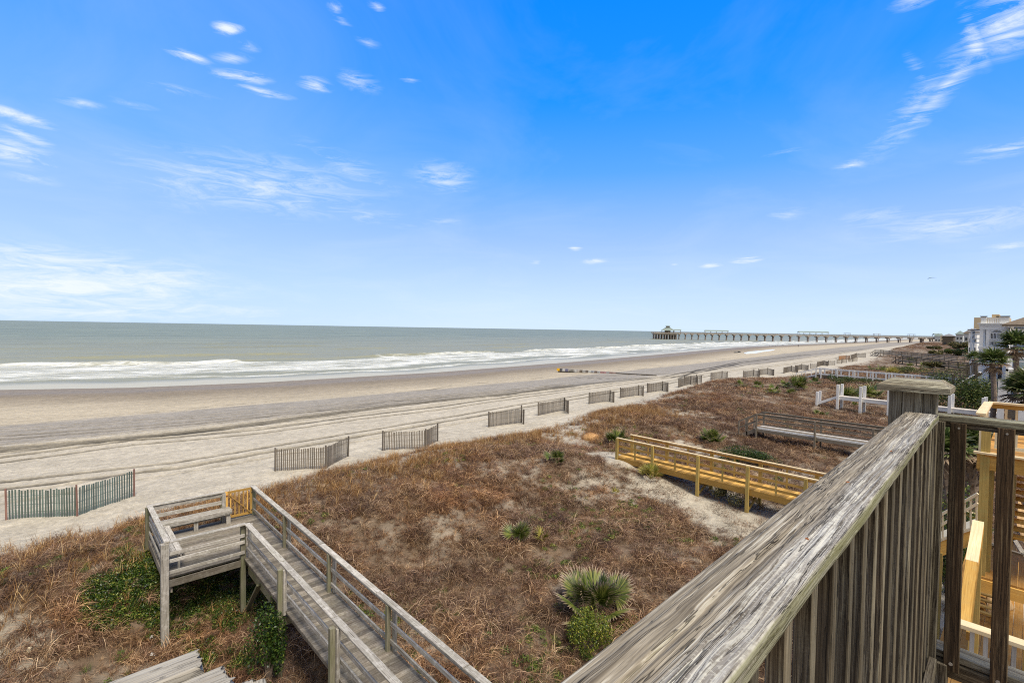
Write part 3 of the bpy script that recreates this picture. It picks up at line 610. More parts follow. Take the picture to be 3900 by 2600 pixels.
def walk(name,label,P0,P1,zt0,zt1,width,post_t,mats,rails,cap,deckd=.95,under=True,steps=None,double=False,pw=.12,midposts=False,rim=.2,capw=.14,side=1,plank=.14,dbl=0.,xb=False,capm=None,sub=True,deckm=None,hp=None):
    """boardwalk from P0 to P1 (rail-top heights zt0/zt1); near side is P line, far side offset by width"""
    post_m,rail_m,deck_m,cap_m=mats
    P0=np.array(P0,float);P1=np.array(P1,float);d=P1-P0;L=np.linalg.norm(d);d/=L;n=np.array([-d[1],d[0]])*side
    T=thing(name,label,'boardwalk',(P0[0],P0[1],zt0-deckd))
    def q(t,o,z): 
        p=P0+d*L*t+n*o;return (p[0],p[1],(zt0+(zt1-zt0)*t)+z)
    dk=MB();k=0;N=int(L/plank)
    for i in range(N):
        t=(i+.5)/N;dk.beam(q(t,-.04,-deckd-.02),q(t,width+.04,-deckd-.02),L/N-.008,.036)
    dk.build('decking',deck_m,T)
    for o in (-.02,width+.02):
        r=MB();r.beam(q(0,o,-deckd-.04-rim/2),q(1,o,-deckd-.04-rim/2),.04,rim);r.build('joist',rail_m if deckm is None else deckm,T)
    for t in post_t:
        for o in (-.07,width+.07):
            b=q(t,o,0);p=MB();p.beam((b[0],b[1],G(b[0],b[1])-.4),(b[0],b[1],b[2]-.02 if hp is None else b[2]+hp),pw,pw,up=(0,1,0));p.build('post',post_m,T)
        if dbl:
            for o in (-.07,width+.07):
                b=q(t+dbl/L,o,0);p=MB();p.beam((b[0],b[1],G(b[0],b[1])-.4),(b[0],b[1],b[2]-.02 if hp is None else b[2]+hp),pw,pw,up=(0,1,0));p.build('post',post_m,T)
        if xb:
            a=q(t,0,-deckd-.3);c=q(t,width,0);g0=G(a[0],a[1])+.15;g1=G(c[0],c[1])+.15
            if a[2]-g0>.25:
                p=MB();p.beam((a[0],a[1],a[2]),(c[0],c[1],g1),.05,.1);p.build('brace',post_m,T)
                p=MB();p.beam((a[0]+.06,a[1],g0),(c[0]+.06,c[1],a[2]),.05,.1);p.build('brace',post_m,T)
        if under:
            a=q(t,-.1,-deckd-.12-rim);c=q(t,width+.1,-deckd-.12-rim);p=MB();p.beam(a,c,.06,.16);p.build('beam',post_m,T)
    for o,oo in ((0,-1),(width,1)):
        for z,h in rails:
            p=MB();p.beam(q(0,o,z),q(1,o,z),.04,h);p.build('rail',rail_m,T)
        if cap:
            p=MB();m=max(1,int(L/4))
            for i in range(m): p.beam(q(i/m,o,0),q((i+1)/m-.0006,o,0),capw,.04)
            p.build('top_rail',cap_m,T)
        if midposts:
            ts=sorted(post_t)
            for a,c in zip(ts[:-1],ts[1:]):
                for f_ in ((.5,)):
                    t=a+(c-a)*f_;p=MB();p.beam(q(t,o,-deckd+.02),q(t,o,-.03),.075,.04,up=(0,1,0));p.build('baluster',post_m,T)
    return T,q
def stairs(T,q,p_top,dirv,n,rise,run,width,nv,tread_m,string_m,rails=None):
    """steps going down from p_top along dirv"""
    dirv=np.array(dirv,float);dirv/=np.linalg.norm(dirv);nv=np.array(nv,float);nv/=np.linalg.norm(nv);p=np.array(p_top,float)
    st=MB()
    for i in range(n):
        a=p+np.array([*(dirv*run*(i+.5)),-rise*(i+1)]);c=a+np.array([*(nv*width),0]);st.beam(a,c,run*.95,.035)
    st.build('tread',tread_m,T)
    for o in (-.02,width+.02):
        s=MB();a=p+np.array([*(nv*o),-.12]);c=a+np.array([*(dirv*run*n),-rise*n]);s.beam(a,c,.04,.24);s.build('stringer',string_m,T)
    if rails:
        hh,m,zs,pm=rails
        for o in (0,width):
            for z in zs:
                a=p+np.array([*(nv*o),z]);c=a+np.array([*(dirv*run*n),-rise*n]);r=MB();r.beam(a,c,.04,.09);r.build('rail',m,T)
            for t in (.5,1.):
                a=p+np.array([*(nv*o),0])+np.array([*(dirv*run*n*t),-rise*n*t]);r=MB();r.beam((a[0],a[1],a[2]-.5),(a[0],a[1],a[2]+hh),.08,.08,up=(0,1,0));r.build('post',pm,T)
# yellow pine boardwalk
xs0=-14.87
def yt(x): return (x-xs0)/(-1.0-xs0)
ypx=[at(px,(1000+ (px-2354)*.0)*1,2.3) for px in (2354,)]
walk('boardwalk','new yellow pine boardwalk with railings crossing the bare sand in the middle of the dunes','',0,0,0,0,0,0,0,0) if False else None
_posts=[-14.83,-12.72,-10.35,-8.12,-5.9,-3.7]
walk('boardwalk','new yellow pine boardwalk with braced posts standing over bare sand between the dunes',(-14.9,21.72),(-1.,21.55),2.3,2.3,1.25,[(x+14.9)/13.9 for x in _posts],(YELP,YEL,YEL,YTOP),[(-.10,.09),(-.42,.10),(-.78,.10)],True,deckd=.98,xb=True,midposts=True,pw=.13,side=1,rim=.24,capw=.13)
# grey boardwalk with steps
pts=[(-12.62,34.75),(-9.15,34.75),(-6.15,34.85),(-3.4,34.9)]
T,q=walk('boardwalk','grey brown boardwalk with pale treads and four seaward steps, beyond the yellow one',(-12.66,34.75),(0,34.95),2.5,2.5,1.25,[.005,.28,.515,.73],(MIDG,MIDG,PALEW,MIDG),[(-.07,.08),(-.36,.06),(-.66,.06)],True,deckd=.98,pw=.10,rim=.2,capw=.12,plank=.6)
for k in range(6):
    m=MB();m.beam(q(0,.1+k*.21,-.955),q(1,.1+k*.21,-.955),.195,.03);m.build('long_plank',PALEW if k in (0,4) else MIDG,T)
stairs(T,q,(-12.66,34.75,1.50),(-1,0),4,.16,.28,1.25,(0,1),PALEW,MIDG,(.95,MIDG,(.95,.5),MIDG))
# unfinished white walk : posts without rails
T,q=walk('boardwalk','unfinished white boardwalk with bare paired posts and no handrails','' if False else (-13.2,57.2),(-1.5,56.2),1.8,1.75,1.0,[.01,.175,.365,.55,.73,.91],(WHITEW,WHITEW,WHTOP,WHITEW),[],False,deckd=0.,pw=.22,rim=.3,under=False,hp=1.15)
stairs(T,q,(-13.2,57.2,1.8),(-1,-.05),6,.15,.30,1.0,(0.09,1),WHTOP,WHITEW)
for o in (0.,1.):
    p=MB();a=(-14.9,57.15+o,0);p.beam((a[0],a[1],G(a[0],a[1])-.2),(a[0],a[1],2.05),.2,.2,up=(0,1,0));p.build('post',WHITEW,T)
# long white-railed walk
WA=at(3107,1401,2.2);WB=at(3790,1452,2.0)
_Lw=float(np.linalg.norm(WB[:2]-WA[:2]))
tt=[];
T,q=walk('boardwalk','long white-railed boardwalk with paired white posts leading to the blue house',WA[:2],WB[:2],2.2,2.0,1.5,[i/9+.004 for i in range(10)],(WHITEW,WHITEW,BROWN,WHITEW),[(-.12,.10),(-1.0,.12)],True,deckd=1.08,pw=.17,rim=.34,capw=.16,under=False,dbl=.75,deckm=BROWN)
stairs(T,q,(WA[0],WA[1],1.12),(-1,.3),8,.13,.42,1.5,(.3,1),WHITEW,WHITEW,(1.0,WHITEW,(1.0,),WHITEW))
# white landing deck at its house end
c=at(3840,1525,1.2)
T=thing('deck','small white landing deck with a tall corner post behind the palm fronds','deck',(c[0],c[1],1.2))
b0=aty(3808,1521,50);zq=b0[2]
m=MB();m.box((b0[0]+3,50+1.5,zq-.1),(6,3,.16));m.build('platform',WHITEW,T)
m=MB();m.box((b0[0]+3.2,50+1.6,zq-.75),(5.6,2.6,1.1));m.build('skirt',MIDG,T)
for px in (3808,3890):
    p=aty(px,1445,50);m=MB();m.beam((p[0]+.1,50.05,G(p[0],50)-.1),(p[0]+.1,50.05,p[2]),.36,.2,up=(0,1,0));m.build('post',WHITEW,T)
for z in (.35,1.0):
    m=MB();m.beam((b0[0]+.3,50.05,zq+z),(b0[0]+6,50.05,zq+z),.06,.16);m.build('rail',WHITEW,T)
# far boardwalks
def farwalk(label,A,B,z0,z1,w,n,cap=True,rails=((-.05,.1),(-.4,.12),(-.75,.12)),deckd=1.0,pw=.16,m=MIDG,st=0,us=.2):
    a=atd(A[0],A[1],z0);b=atd(B[0],B[1],z1)
    T,q=walk('boardwalk',label,a[:2],b[:2],z0,z1,w,[i/(n-1)*.996+.002 for i in range(n)],(m,m,m,m),list(rails),cap,deckd=deckd,pw=pw,rim=.25,plank=.5,capw=.16,under=False)
    if st:
        d=(a-b)[:2];d/=np.linalg.norm(d);stairs(T,q,(a[0],a[1],z0-deckd),d,st,.17,.36,w,(-d[1]*-1,d[0]*-1),m,m,(1.0,m,(1.0,.6),m))
    return T
farwalk('farthest grey boardwalk with solid stair sides descending onto the beach',(2010,803),(2200,818),2.6,2.3,1.8,9,m=MIDG,st=8)
farwalk('brown railed boardwalk with its own short stair, second from the beach end of the fences',(2058,817),(2225,834),2.6,2.4,1.5,10,m=BROWN,st=5)
farwalk('low grey boardwalk half hidden by palmettos near the white porch house',(2150,845),(2225,848),2.3,2.3,1.4,4)
farwalk('pale railed boardwalk running past the foot of the brown house stair',(2118,855),(2245,867),2.5,2.4,1.4,6)
# brown stair of the porch house
a=atd(2145,893,1.0)
s0=aty(3630,1428,66);s1=aty(3722,1376,66)
T=thing('staircase','brown wooden staircase with railing climbing to the white porch house','staircase',s0)
st=MB();N=9
for i in range(N):
    t=(i+.5)/N;x=s0[0]+(s1[0]-s0[0])*t;z=s0[2]-1.0+(s1[2]-s0[2])*t;st.beam((x+.3,65.6,z),(x+.3,67,z),(s1[0]-s0[0])/N*.8,.06)
st.build('tread',PALEW,T)
for y in (65.6,67):
    m=MB();m.beam((s0[0],y,s0[2]),(s1[0],y,s1[2]),.1,.1);m.build('handrail',BROWN,T)
    m=MB();m.beam((s0[0]+.3,y,s0[2]-1.15),(s1[0]+.3,y,s1[2]-1.15),.06,.28);m.build('stringer',BROWN,T)
    m=MB()
    for i in range(16):
        t=(i+.5)/16;x=s0[0]+(s1[0]-s0[0])*t;z=s0[2]+(s1[2]-s0[2])*t;m.beam((x,y,z-1.0),(x,y,z),.05,.05,up=(0,1,0))
    m.build('baluster',BROWN,T)
for t in (0,1):
    m=MB();x=s0[0]+(s1[0]-s0[0])*t;z=s0[2]+(s1[2]-s0[2])*t;m.beam((x,65.55,G(x,66)-.2),(x,65.55,z+.1),.14,.14,up=(0,1,0));m.build('post',BROWN,T)
# ---------------------------------------------------------------- sand fences
def fence(label,L,M,R,h=1.18,hm=None,orange=False,tint=None):
    L=np.array(at(*L,.05)[:2]);M=np.array(at(*M,.05)[:2]);R=np.array(at(*R,.05)[:2]) if R is not None else None
    T=thing('sand_fence',label,'sand fence',(M[0],M[1],G(*M)),'slatted sand fences along the beach')
    ps=[(L,h+.06),(M,(hm or h)+.08)]+([(R,h+.06)] if R is not None else [])
    for k,(p,hh) in enumerate(ps):
        m=MB();z=G(*p);m.beam((p[0],p[1],z-.3),(p[0]+random.uniform(-.03,.03),p[1]+random.uniform(-.03,.03),z+hh),.10,.06,up=(0,1,0));m.build('post',SLAT if tint is None else tint[1],T)
    segs=[(L,M)]+([(M,R)] if R is not None else [])
    dist=np.linalg.norm(M)
    for a,c in segs:
        Ls=np.linalg.norm(c-a);n=max(6,int(Ls/(.100 if dist<70 else .125)));m=MB();sag=random.uniform(.03,.09)
        d=(c-a)/max(Ls,1e-3);nn=np.array([-d[1],d[0]])
        for i in range(1,n):
            t=i/n;p=a+(c-a)*t+nn*.16*math.sin(t*math.pi)*.6;z=G(*p);top=h-sag*math.sin(t*math.pi)+random.uniform(-.03,.03)
            ln=random.uniform(-.018,.018)
            m.beam((p[0],p[1],z-.05),(p[0]+d[0]*ln,p[1]+d[1]*ln,z+top),.055,.013,up=(nn[0],nn[1],0))
        for zz in (.25,.55,.9):
            pr=None
            for i in range(0,9):
                t=i/8;p=a+(c-a)*t+nn*.16*math.sin(t*math.pi)*.6;cu=(p[0],p[1],G(*p)+zz)
                if pr is not None: m.beam(pr,cu,.012,.012)
                pr=cu
        m.build('slat_panel',(SLAT if tint is None else tint[0]) if not orange else ORF,T)
TEAL=wood('green tinged slat',(.16,.215,.19),(.06,.095,.082),.3,None,0,0,tint=.4);REDP=wood('reddish post',(.27,.15,.12),(.12,.06,.05),.3)  # lens colour fringing put into the slat and post colours
ORF=wood('orange brown slat',(.45,.22,.09),(.25,.11,.04),.2)
d_=lambda a,b:(a*K,b*K)
FN=[("nearest sand fence, with greenish slats and reddish posts, leftmost in the photo",d_(15,1198),d_(178,1193),d_(308,1145)),
("second sand fence from the left, bent at its middle post",d_(632,1087),d_(748,1085),d_(799,1055)),
("third sand fence from the left, above the crest of the grassy dune",d_(879,1040),d_(978,1037),d_(1005,1018)),
("fourth sand fence from the left, with one taller post at its right end",(1861,1628),(1986,1612),(1994,1619)),
("fifth sand fence from the left, its right post leaning back",(2050,1585.5),(2149,1566),(2164,1582)),
("sixth sand fence from the left, above the reddish grass headland",(2243,1541.5),(2323,1531),(2338,1538)),
("seventh sand fence from the left, just below the grass headland",(2362,1518),(2432,1508),(2450,1512)),
("eighth sand fence from the left, short with a folded right end",(2465,1499),(2523,1491),(2544,1498)),
("ninth sand fence from the left, the front one of an overlapping pair",(2584,1480),(2630,1466),(2656,1474)),
("sand fence standing directly behind the ninth, with reddish grass at its right end",(2606,1464),(2652,1459),(2671,1462)),
("sand fence standing alone right of the overlapping pair",(2707,1448),(2749,1441),(2770,1445)),
("left half of the double fence above the small palmettos",(2830,1441),(2870,1434),(2892,1440)),
("right half of the double fence above the small palmettos",(2889,1431),(2924,1426),(2947,1433)),
("fence just left of the white-railed boardwalk stair, nearest of that row",(2984,1424),(3014,1416),(3038,1422)),
("fence behind the white boardwalk stair, second of that row",(3028,1414),(3053,1408),(3078,1414)),
("fence directly above the foot of the white boardwalk stair",(3086,1406),None,(3111,1407)),
("fence with yellowish grass in front, above the white rail's end post",(3112,1398),(3138,1391),(3153,1396)),
("fence right of the one with yellowish grass, past the white boardwalk",(3155,1392),None,(3180,1393)),
("small far fence in the middle of the receding line",(3187,1387),None,(3205,1387)),
("far fence with dark slats next to the orange one",(3207,1384),None,(3225,1384)),
("far fence just before the dense dark end of the line",(3232,1380),None,(3247,1380)),
("last dark fence of the line before the farthest boardwalk stair",(3248,1378),None,(3264,1378))]
for lb,a,m_,c in FN:
    if m_ is None: fence(lb,a,c,None)
    else: fence(lb,a,m_,c,hm=1.4 if 'taller' in lb else None,tint=(TEAL,REDP) if 'nearest sand' in lb else None)
fence('orange brown fence set back behind the dark far fences',(3194,1372),(3222,1369),(3236,1371),1.3,None,True)
fence('double dark fence running up to the farthest boardwalk',(3240,1371),(3262,1362),(3296,1364),1.5)
# ---------------------------------------------------------------- groin on the beach
def groin():
    A=at(2122,1410,-.55);B=at(2345,1420,-.45)
    d=(B-A)[:2];L=np.linalg.norm(d);d/=L
    T=thing('groin','low concrete groin with graffiti and a yellow painted end on the beach','groin',(A[0],A[1],-.9))
    cols=[(.75,.42,.02),(.10,.10,.11),(.38,.38,.38),(.12,.12,.2),(.32,.31,.29),(.30,.29,.27),(.40,.40,.40),(.33,.31,.29),(.13,.11,.09),(.35,.35,.35),(.15,.13,.12),(.42,.43,.43),(.30,.32,.36),(.14,.11,.10),(.35,.36,.38),(.30,.18,.19),(.32,.2,.21),(.28,.28,.29),(.26,.17,.16),(.25,.18,.16)]
    n=len(cols);ztop=-.12;h=.5
    def P(t,z): return (A[0]+d[0]*L*t,A[1]+d[1]*L*t,z)
    for i,c in enumerate(cols):
        m=MB();t0,t1=i/n,(i+1)/n-.0005
        m.beam(P(t0,ztop-.2*t0-h/2),P(t1,ztop-.2*t1-h/2),.5,h);m.build('end_cap' if i==0 else 'painted_section',YPAINT if i==0 else plain('graffiti paint %d'%i,c,.8,.5,1.5),T)
    m=MB();m.beam(P(.02,-.95),P(.98,-.95),.22,.7);m.build('wall',DARK if False else plain('dark wet timber',(.05,.04,.035),.8,.3),T)
    # buried continuation towards the dunes
    C=at(2500,1432,-.3);m=MB();m.beam(P(1.0,ztop-.2-h/2+.04),(C[0],C[1],gz(C[0],C[1])+.02),.3,.3);m.build('buried_crest',BROWN,T)
groin()
# ---------------------------------------------------------------- pier
def pier():
    A=np.array([-318.,535.3]);B=np.array([-70.,713.]);d=B-A;LL=np.linalg.norm(d);d/=LL;n=np.array([-d[1],d[0]])
    zdk=6.3
    T=thing('pier','long concrete fishing pier on battered piles reaching out over the sea','pier',(A[0],A[1],-1.5))
    def P(s,o,z): p=A+d*s+n*o;return (p[0],p[1],z)
    def sx_(px):  # distance along the pier under pixel column px
        r=ray(px,1270);M=np.array([[d[0],-r[0]],[d[1],-r[1]]]);s,_=np.linalg.solve(M,-A);return s
    m=MB();m.beam(P(-2,0,zdk-.5),P(LL+60,0,zdk-.5),7.5,.9);m.build('deck',CONC,T)
    m=MB()
    for o in (-3.6,3.6):
        m.beam(P(-2,o,zdk+1.1),P(LL+60,o,zdk+1.1),.15,.15);m.beam(P(-2,o,zdk+.6),P(LL+60,o,zdk+.6),.08,.3)
        for s in np.arange(-2,LL+60,2.4): m.beam(P(s,o,zdk),P(s,o,zdk+1.1),.14,.14,up=(0,1,0))
    m.build('railing',CONC,T)
    px1=[2450+x/3.92 for x in (535,630,727,825,930,1030,1135,1245,1355,1465,1580,1697,1817,1938,2065,2195,2325)]+[3000+x/3.36 for x in (260,375,495,620,750,877,1012,1147,1287,1430,1577,1725)]
    s_=[sx_(p) for p in px1];sp=np.polyfit(np.arange(len(s_)),s_,1)
    for k in range(len(s_)+3):
        s=np.polyval(sp,k) if k>=len(s_) else s_[k]
        p=A+d*s;zb=min(-1.5,gz(*p)) -2.0
        m=MB()
        for o,b_ in ((-2.6,-.9),(0,-.0),(2.6,.9)): m.beam(P(s+1.1*(-1 if o<2 else 1),o+b_*1.2,zb),P(s,o,zdk-2.0),.75,.75,up=(0,1,0))
        m.build('pile_bent',PILE,T)
        m=MB();m.beam(P(s,-4.1,zdk-1.5),P(s,4.1,zdk-1.5),2.6,1.15);m.build('pile_cap',CONC,T)
    # T-shaped head
    s0=sx_(2487);s1=sx_(2575)
    m=MB();m.beam(P(s0,0,zdk-.5),P(s1,0,zdk-.5),20,1.0);m.build('head_deck',CONC,T)
    m=MB();m.beam(P(s0,0,zdk-1.7),P(s1,0,zdk-1.7),19,1.2);m.build('head_beam',CONC,T)
    for s in np.linspace(s0+.8,s1-.8,9):
        m=MB()
        for o in (-9,-5,-1,3,8): m.beam(P(s+random.uniform(-.5,.5),o,-4),P(s,o,zdk-2),.7,.7,up=(0,1,0))
        m.build('pile_bent',PILE,T)
    def shed(p0,p1,hgt,w,kind,mat,lab):
        a,b=sx_(p0),sx_(p1);L=b-a
        r=MB();z=zdk+hgt
        if kind=='gable':
            vs=[P(a-.6,-w/2,z),P(b+.6,-w/2,z),P(b+.6,w/2,z),P(a-.6,w/2,z),P(a-.6,0,z+1.6),P(b+.6,0,z+1.6)]
            r.add(vs,[(0,1,5,4),(2,3,4,5),(0,4,3),(1,2,5),(0,3,2,1)])
        elif kind=='flat':
            r.beam(P(a-.3,0,z+.2),P(b+.3,0,z+.2),w,.35)
        else:
            vs=[P(a-1,-w/2,z),P(b+1,-w/2,z),P(b+1,w/2,z),P(a-1,w/2,z),P((a+b)/2-2.5,-2,z+4),P((a+b)/2+2.5,-2,z+4),P((a+b)/2+2.5,2,z+4),P((a+b)/2-2.5,2,z+4)]
            r.add(vs,[(0,1,5,4),(1,2,6,5),(2,3,7,6),(3,0,4,7),(4,5,6,7),(3,2,1,0)])
        ro=r.build('roof',mat,T)
        p=MB();nn=max(2,int(L/6)+1)
        for s in np.linspace(a,b,nn):
            for o in (-w/2+.5,w/2-.5): p.beam(P(s,o,zdk),P(s,o,z),.25,.25,up=(0,1,0))
        p.build('roof_post',CONC,T)
        if kind=='hip':
            c=(a+b)/2;q=MB();q.beam(P(c-2,0,z+4.6),P(c+2,0,z+4.6),4,1.2);q.build('cupola_wall',CONC,T)
            q=MB();q.add([P(c-3.2,-3.2,z+5.2),P(c+3.2,-3.2,z+5.2),P(c+3.2,3.2,z+5.2),P(c-3.2,3.2,z+5.2),P(c-1.5,0,z+6.4),P(c+1.5,0,z+6.4)],[(0,1,5,4),(1,2,5),(2,3,4,5),(3,0,4),(0,3,2,1)]);q.build('cupola_roof',GREENR,T)
            q=MB();q.beam(P(c-3.5,0,zdk+1.6),P(c+3,0,zdk+1.6),5,3.2);q.build('kiosk',BROWN,T)
    shed(2520,2566,2.6,10,'hip',GREENR,'');shed(2566,2592,2.8,3.6,'gable',GREENR,'')
    shed(2685,2772,2.6,4.,'gable',GREENR,'');shed(3041,3153,3.,5.,'gable',GREENR,'')
    shed(3217,3236,2.8,4,'flat',DARK,'');shed(3329,3349,2.8,4,'flat',CONC,'');shed(3461,3482,2.8,4,'flat',DARK,'')
    shed(3557,3584,2.8,6,'gable',GREENR,'')
pier()
# ---------------------------------------------------------------- houses
def wallbox(T,name,x0,x1,y0,y1,z0,z1,mat):
    m=MB();m.add([(x,y,z) for z in (z0,z1) for x,y in ((x0,y0),(x1,y0),(x1,y1),(x0,y1))],[(3,2,1,0),(4,5,6,7),(0,1,5,4),(1,2,6,5),(2,3,7,6),(3,0,4,7)]);return m.build(name,mat,T)
def hip(T,x0,x1,y0,y1,z,h,mat,ov=.5,rid=.35):
    x0-=ov;x1+=ov;y0-=ov;y1+=ov;w=min(x1-x0,y1-y0)/2
    if x1-x0>y1-y0: r=[(x0+w,(y0+y1)/2,z+h),(x1-w,(y0+y1)/2,z+h)];f=[(0,1,5,4),(1,2,5),(2,3,4,5),(3,0,4)]
    else: r=[((x0+x1)/2,y0+w,z+h),((x0+x1)/2,y1-w,z+h)];f=[(0,1,4),(1,2,5,4),(2,3,5),(3,0,4,5)]
    m=MB();m.add([(x0,y0,z),(x1,y0,z),(x1,y1,z),(x0,y1,z)]+r+[(x0,y0,z-.2),(x1,y0,z-.2),(x1,y1,z-.2),(x0,y1,z-.2)],f+[(6,7,1,0),(7,8,2,1),(8,9,3,2),(9,6,0,3),(9,8,7,6)]);return m.build('roof',mat,T)
def porch_house():
    Y=86.;f=lambda px,py:aty(px,py,Y)
    xl=f(3730,1300)[0];xr=f(3838,1300)[0];zr=f(3780,1206)[2];z1=f(3780,1232)[2];z2=f(3780,1255)[2];z3=f(3780,1319)[2];z4=f(3780,1330)[2]
    zm=f(3780,1295)[2];zm0=f(3780,1301)[2];g=.8;dep=12
    T=thing('house','white house with a roof terrace and two stacked arched porches, seen end on','house',(xl,Y,g))
    # columns
    cw=.34
    for (a,c) in ((z3,z2),(g,z4)):
        for x in (xl+cw/2,xl+.75,xr-cw/2-.05):
            m=MB();m.beam((x,Y+.2,a),(x,Y+.2,c),cw if x<xr-1 or True else cw,.34,up=(0,1,0));m.build('column',OFFW,T)
    for k in range(1,4):
        for (a,c) in ((z3,z2),(g,z4)):
            m=MB();m.beam((xl+cw/2,Y+.2+k*3.6,a),(xl+cw/2,Y+.2+k*3.6,c),cw,.34,up=(0,1,0));m.build('column',OFFW,T)
    wallbox(T,'porch_floor',xl-.1,xr,Y,Y+dep,z4,z3,OFFW)
    wallbox(T,'cornice',xl-.05,xr+.1,Y,Y+dep,z2,z1-.05,OFFW);wallbox(T,'cornice_ledge',xl-.25,xr+.25,Y-.2,Y+dep+.1,z1-.05,z1+.06,WHITE);wallbox(T,'cornice_band',xl-.12,xr+.15,Y-.1,Y+dep,z2+.45,z2+.55,WHITE)
    # back wall of porch, with doors and windows
    wallbox(T,'wall',xl+.75,xr-.05,Y+2.6,Y+dep-.4,g,z2,WHITE)
    for (a,c) in ((z3,z2),(g+.3,z4)):
        for k in range(2):
            x=xl+1.15+k*.8;m=MB();m.box((x,Y+2.57,(a+c)/2-.1),(.5,.06,(c-a)*.7));w=m.build('window',DARK,T)
            m=MB()
            m.box((x-.29,Y+2.55,(a+c)/2-.1),(.08,.08,(c-a)*.74));m.box((x+.29,Y+2.55,(a+c)/2-.1),(.08,.08,(c-a)*.74));m.build('frame',OFFW,w)
    # arches: fascia with curved underside
    for (zt_,za) in ((z2+.02,z2-.55),(z4+.02,z4-.5)):
        m=MB();N=14;x0=xl+.95;x1=xr-.4;vs=[];fs=[]
        for i in range(N+1):
            t=i/N;x=x0+(x1-x0)*t;zc=za+(zt_-.08-za)*math.sin(math.pi*t)**.55
            vs+=[(x,Y+.05,zc),(x,Y+.05,zt_),(x,Y+.3,zc),(x,Y+.3,zt_)]
        for i in range(N):
            a=4*i;fs+=[(a,a+4,a+5,a+1),(a+2,a+3,a+7,a+6),(a,a+2,a+6,a+4)]
        m.add(vs,fs);m.build('arch',OFFW,T)
    # railings of the two levels
    for zz,h in ((z3,.95),(zm,.9)):
        m=MB();m.beam((xl+.9,Y+.12,zz+h),(xr-.35,Y+.12,zz+h),.08,.1);m.beam((xl+.9,Y+.12,zz+.08),(xr-.35,Y+.12,zz+.08),.08,.08)
        for x in np.arange(xl+1.,xr-.4,.13): m.beam((x,Y+.12,zz+.08),(x,Y+.12,zz+h),.045,.045,up=(0,1,0))
        m.build('railing',OFFW,T)
    wallbox(T,'upper_porch_floor',xl+.7,xr-.3,Y+.1,Y+2.6,zm0,zm,OFFW)
    # roof terrace parapet of slats with corner piers
    m=MB()
    for x in np.arange(xl+.1,xr,.16): m.beam((x,Y+.1,z1+.06),(x,Y+.1,zr-.25),.11,.05,up=(0,1,0))
    m.beam((xl,Y+.1,zr-.2),(xr,Y+.1,zr-.2),.12,.1);m.build('terrace_railing',OFFW,T)
    for x,w in ((xl+.3,.5),(xr-.35,.8)):
        wallbox(T,'terrace_pier',x-w/2,x+w/2,Y+.0,Y+.8,z1+.07,zr,OFFW);wallbox(T,'pier_cap',x-w/2-.08,x+w/2+.08,Y-.08,Y+.88,zr,zr+.1,DARK)
    # stairs/pergola side balcony seen on the left edge
    for zz in (f(3700,1272)[2],f(3700,1289)[2],f(3700,1306)[2]):
        m=MB();m.box((xl-.55,Y+6,zz),(1.1,4,.12));m.build('side_balcony',WHITE,T)
        m=MB()
        for y in np.arange(Y+4,Y+8,.3): m.beam((xl-1.08,y,zz),(xl-1.08,y,zz+.8),.05,.05,up=(0,1,0))
        m.beam((xl-1.08,Y+4,zz+.8),(xl-1.08,Y+8,zz+.8),.06,.06);m.build('side_railing',WHITE,T)
    for y in (Y+4,Y+8):
        m=MB();m.beam((xl-1.0,y,g),(xl-1.0,y,f(3700,1258)[2]),.18,.18,up=(0,1,0));m.build('side_post',WHITE,T)
    wallbox(T,'side_balcony_roof',xl-1.4,xl,Y+3.6,Y+8.4,f(3700,1256)[2],f(3700,1252)[2],GROOF)
    # blue house
    Y2=80.;f=lambda px,py:aty(px,py,Y2)
    x0=f(3848,1300)[0];ze=f(3860,1244)[2];x1=x0+11
    T=thing('house','slate blue house with a brown hip roof behind the palms at the right edge','house',(x0,Y2,g))
    m=wallbox(T,'wall',x0,x1,Y2,Y2+9,g,ze,BLUE)
    s=MB()
    for z in np.arange(g+.2,ze-.2,.22): s.beam((x0-.02,Y2-.012,z),(x1,Y2-.012,z),.02,.03)
    s.build('siding_boards',BLUE,T)
    hip(T,x0,x1,Y2,Y2+9,ze+.25,2.6,ROOF,.75);wallbox(T,'fascia',x0-.7,x1+.7,Y2-.7,Y2+9.7,ze-.02,ze+.24,OFFW)
    m=MB();m.beam((x0+.12,Y2-.05,g),(x0+.12,Y2-.05,ze-.02),.24,.06,up=(0,1,0));m.build('corner_board',OFFW,T)
    a=f(3859,1254);b=f(3894,1284);cx=(a[0]+b[0])/2;cz=(a[2]+b[2])/2;w=(b[0]-a[0]);h=a[2]-b[2]
    m=MB();m.box((cx,Y2-.03,cz),(w-.2,.05,h-.2));wd=m.build('window',GLASS,T)
    m=MB()
    for sx in (-1,1): m.box((cx+sx*w/2,Y2-.06,cz),(.14,.1,h+.14))
    for sz in (-1,1): m.box((cx,Y2-.065,cz+sz*h/2),(w-.14,.1,.14))
    m.build('frame',OFFW,wd)
    for pz in (1385,1340):
        p=f(3885,pz);m=MB();m.box((p[0],Y2-.03,p[2]),(.9,.05,1.3));wd=m.build('window',GLASS,T);m=MB();m.box((p[0],Y2-.05,p[2]-.7),(1.1,.1,.1));m.build('sill',OFFW,wd)
    p=f(3870,1406);m=MB();m.box((x0+3,Y2-1.5,p[2]),(6.4,3,.25));m.build('porch_deck',WHITEW,T)
    m=MB()
    for x in (x0-.1,x0+1.4,x0+3): m.beam((x,Y2-2.9,g),(x,Y2-2.9,p[2]+1),.2,.2,up=(0,1,0))
    m.beam((x0-.1,Y2-2.9,p[2]+1),(x0+6,Y2-2.9,p[2]+1),.1,.12);m.build('porch_railing',WHITEW,T)
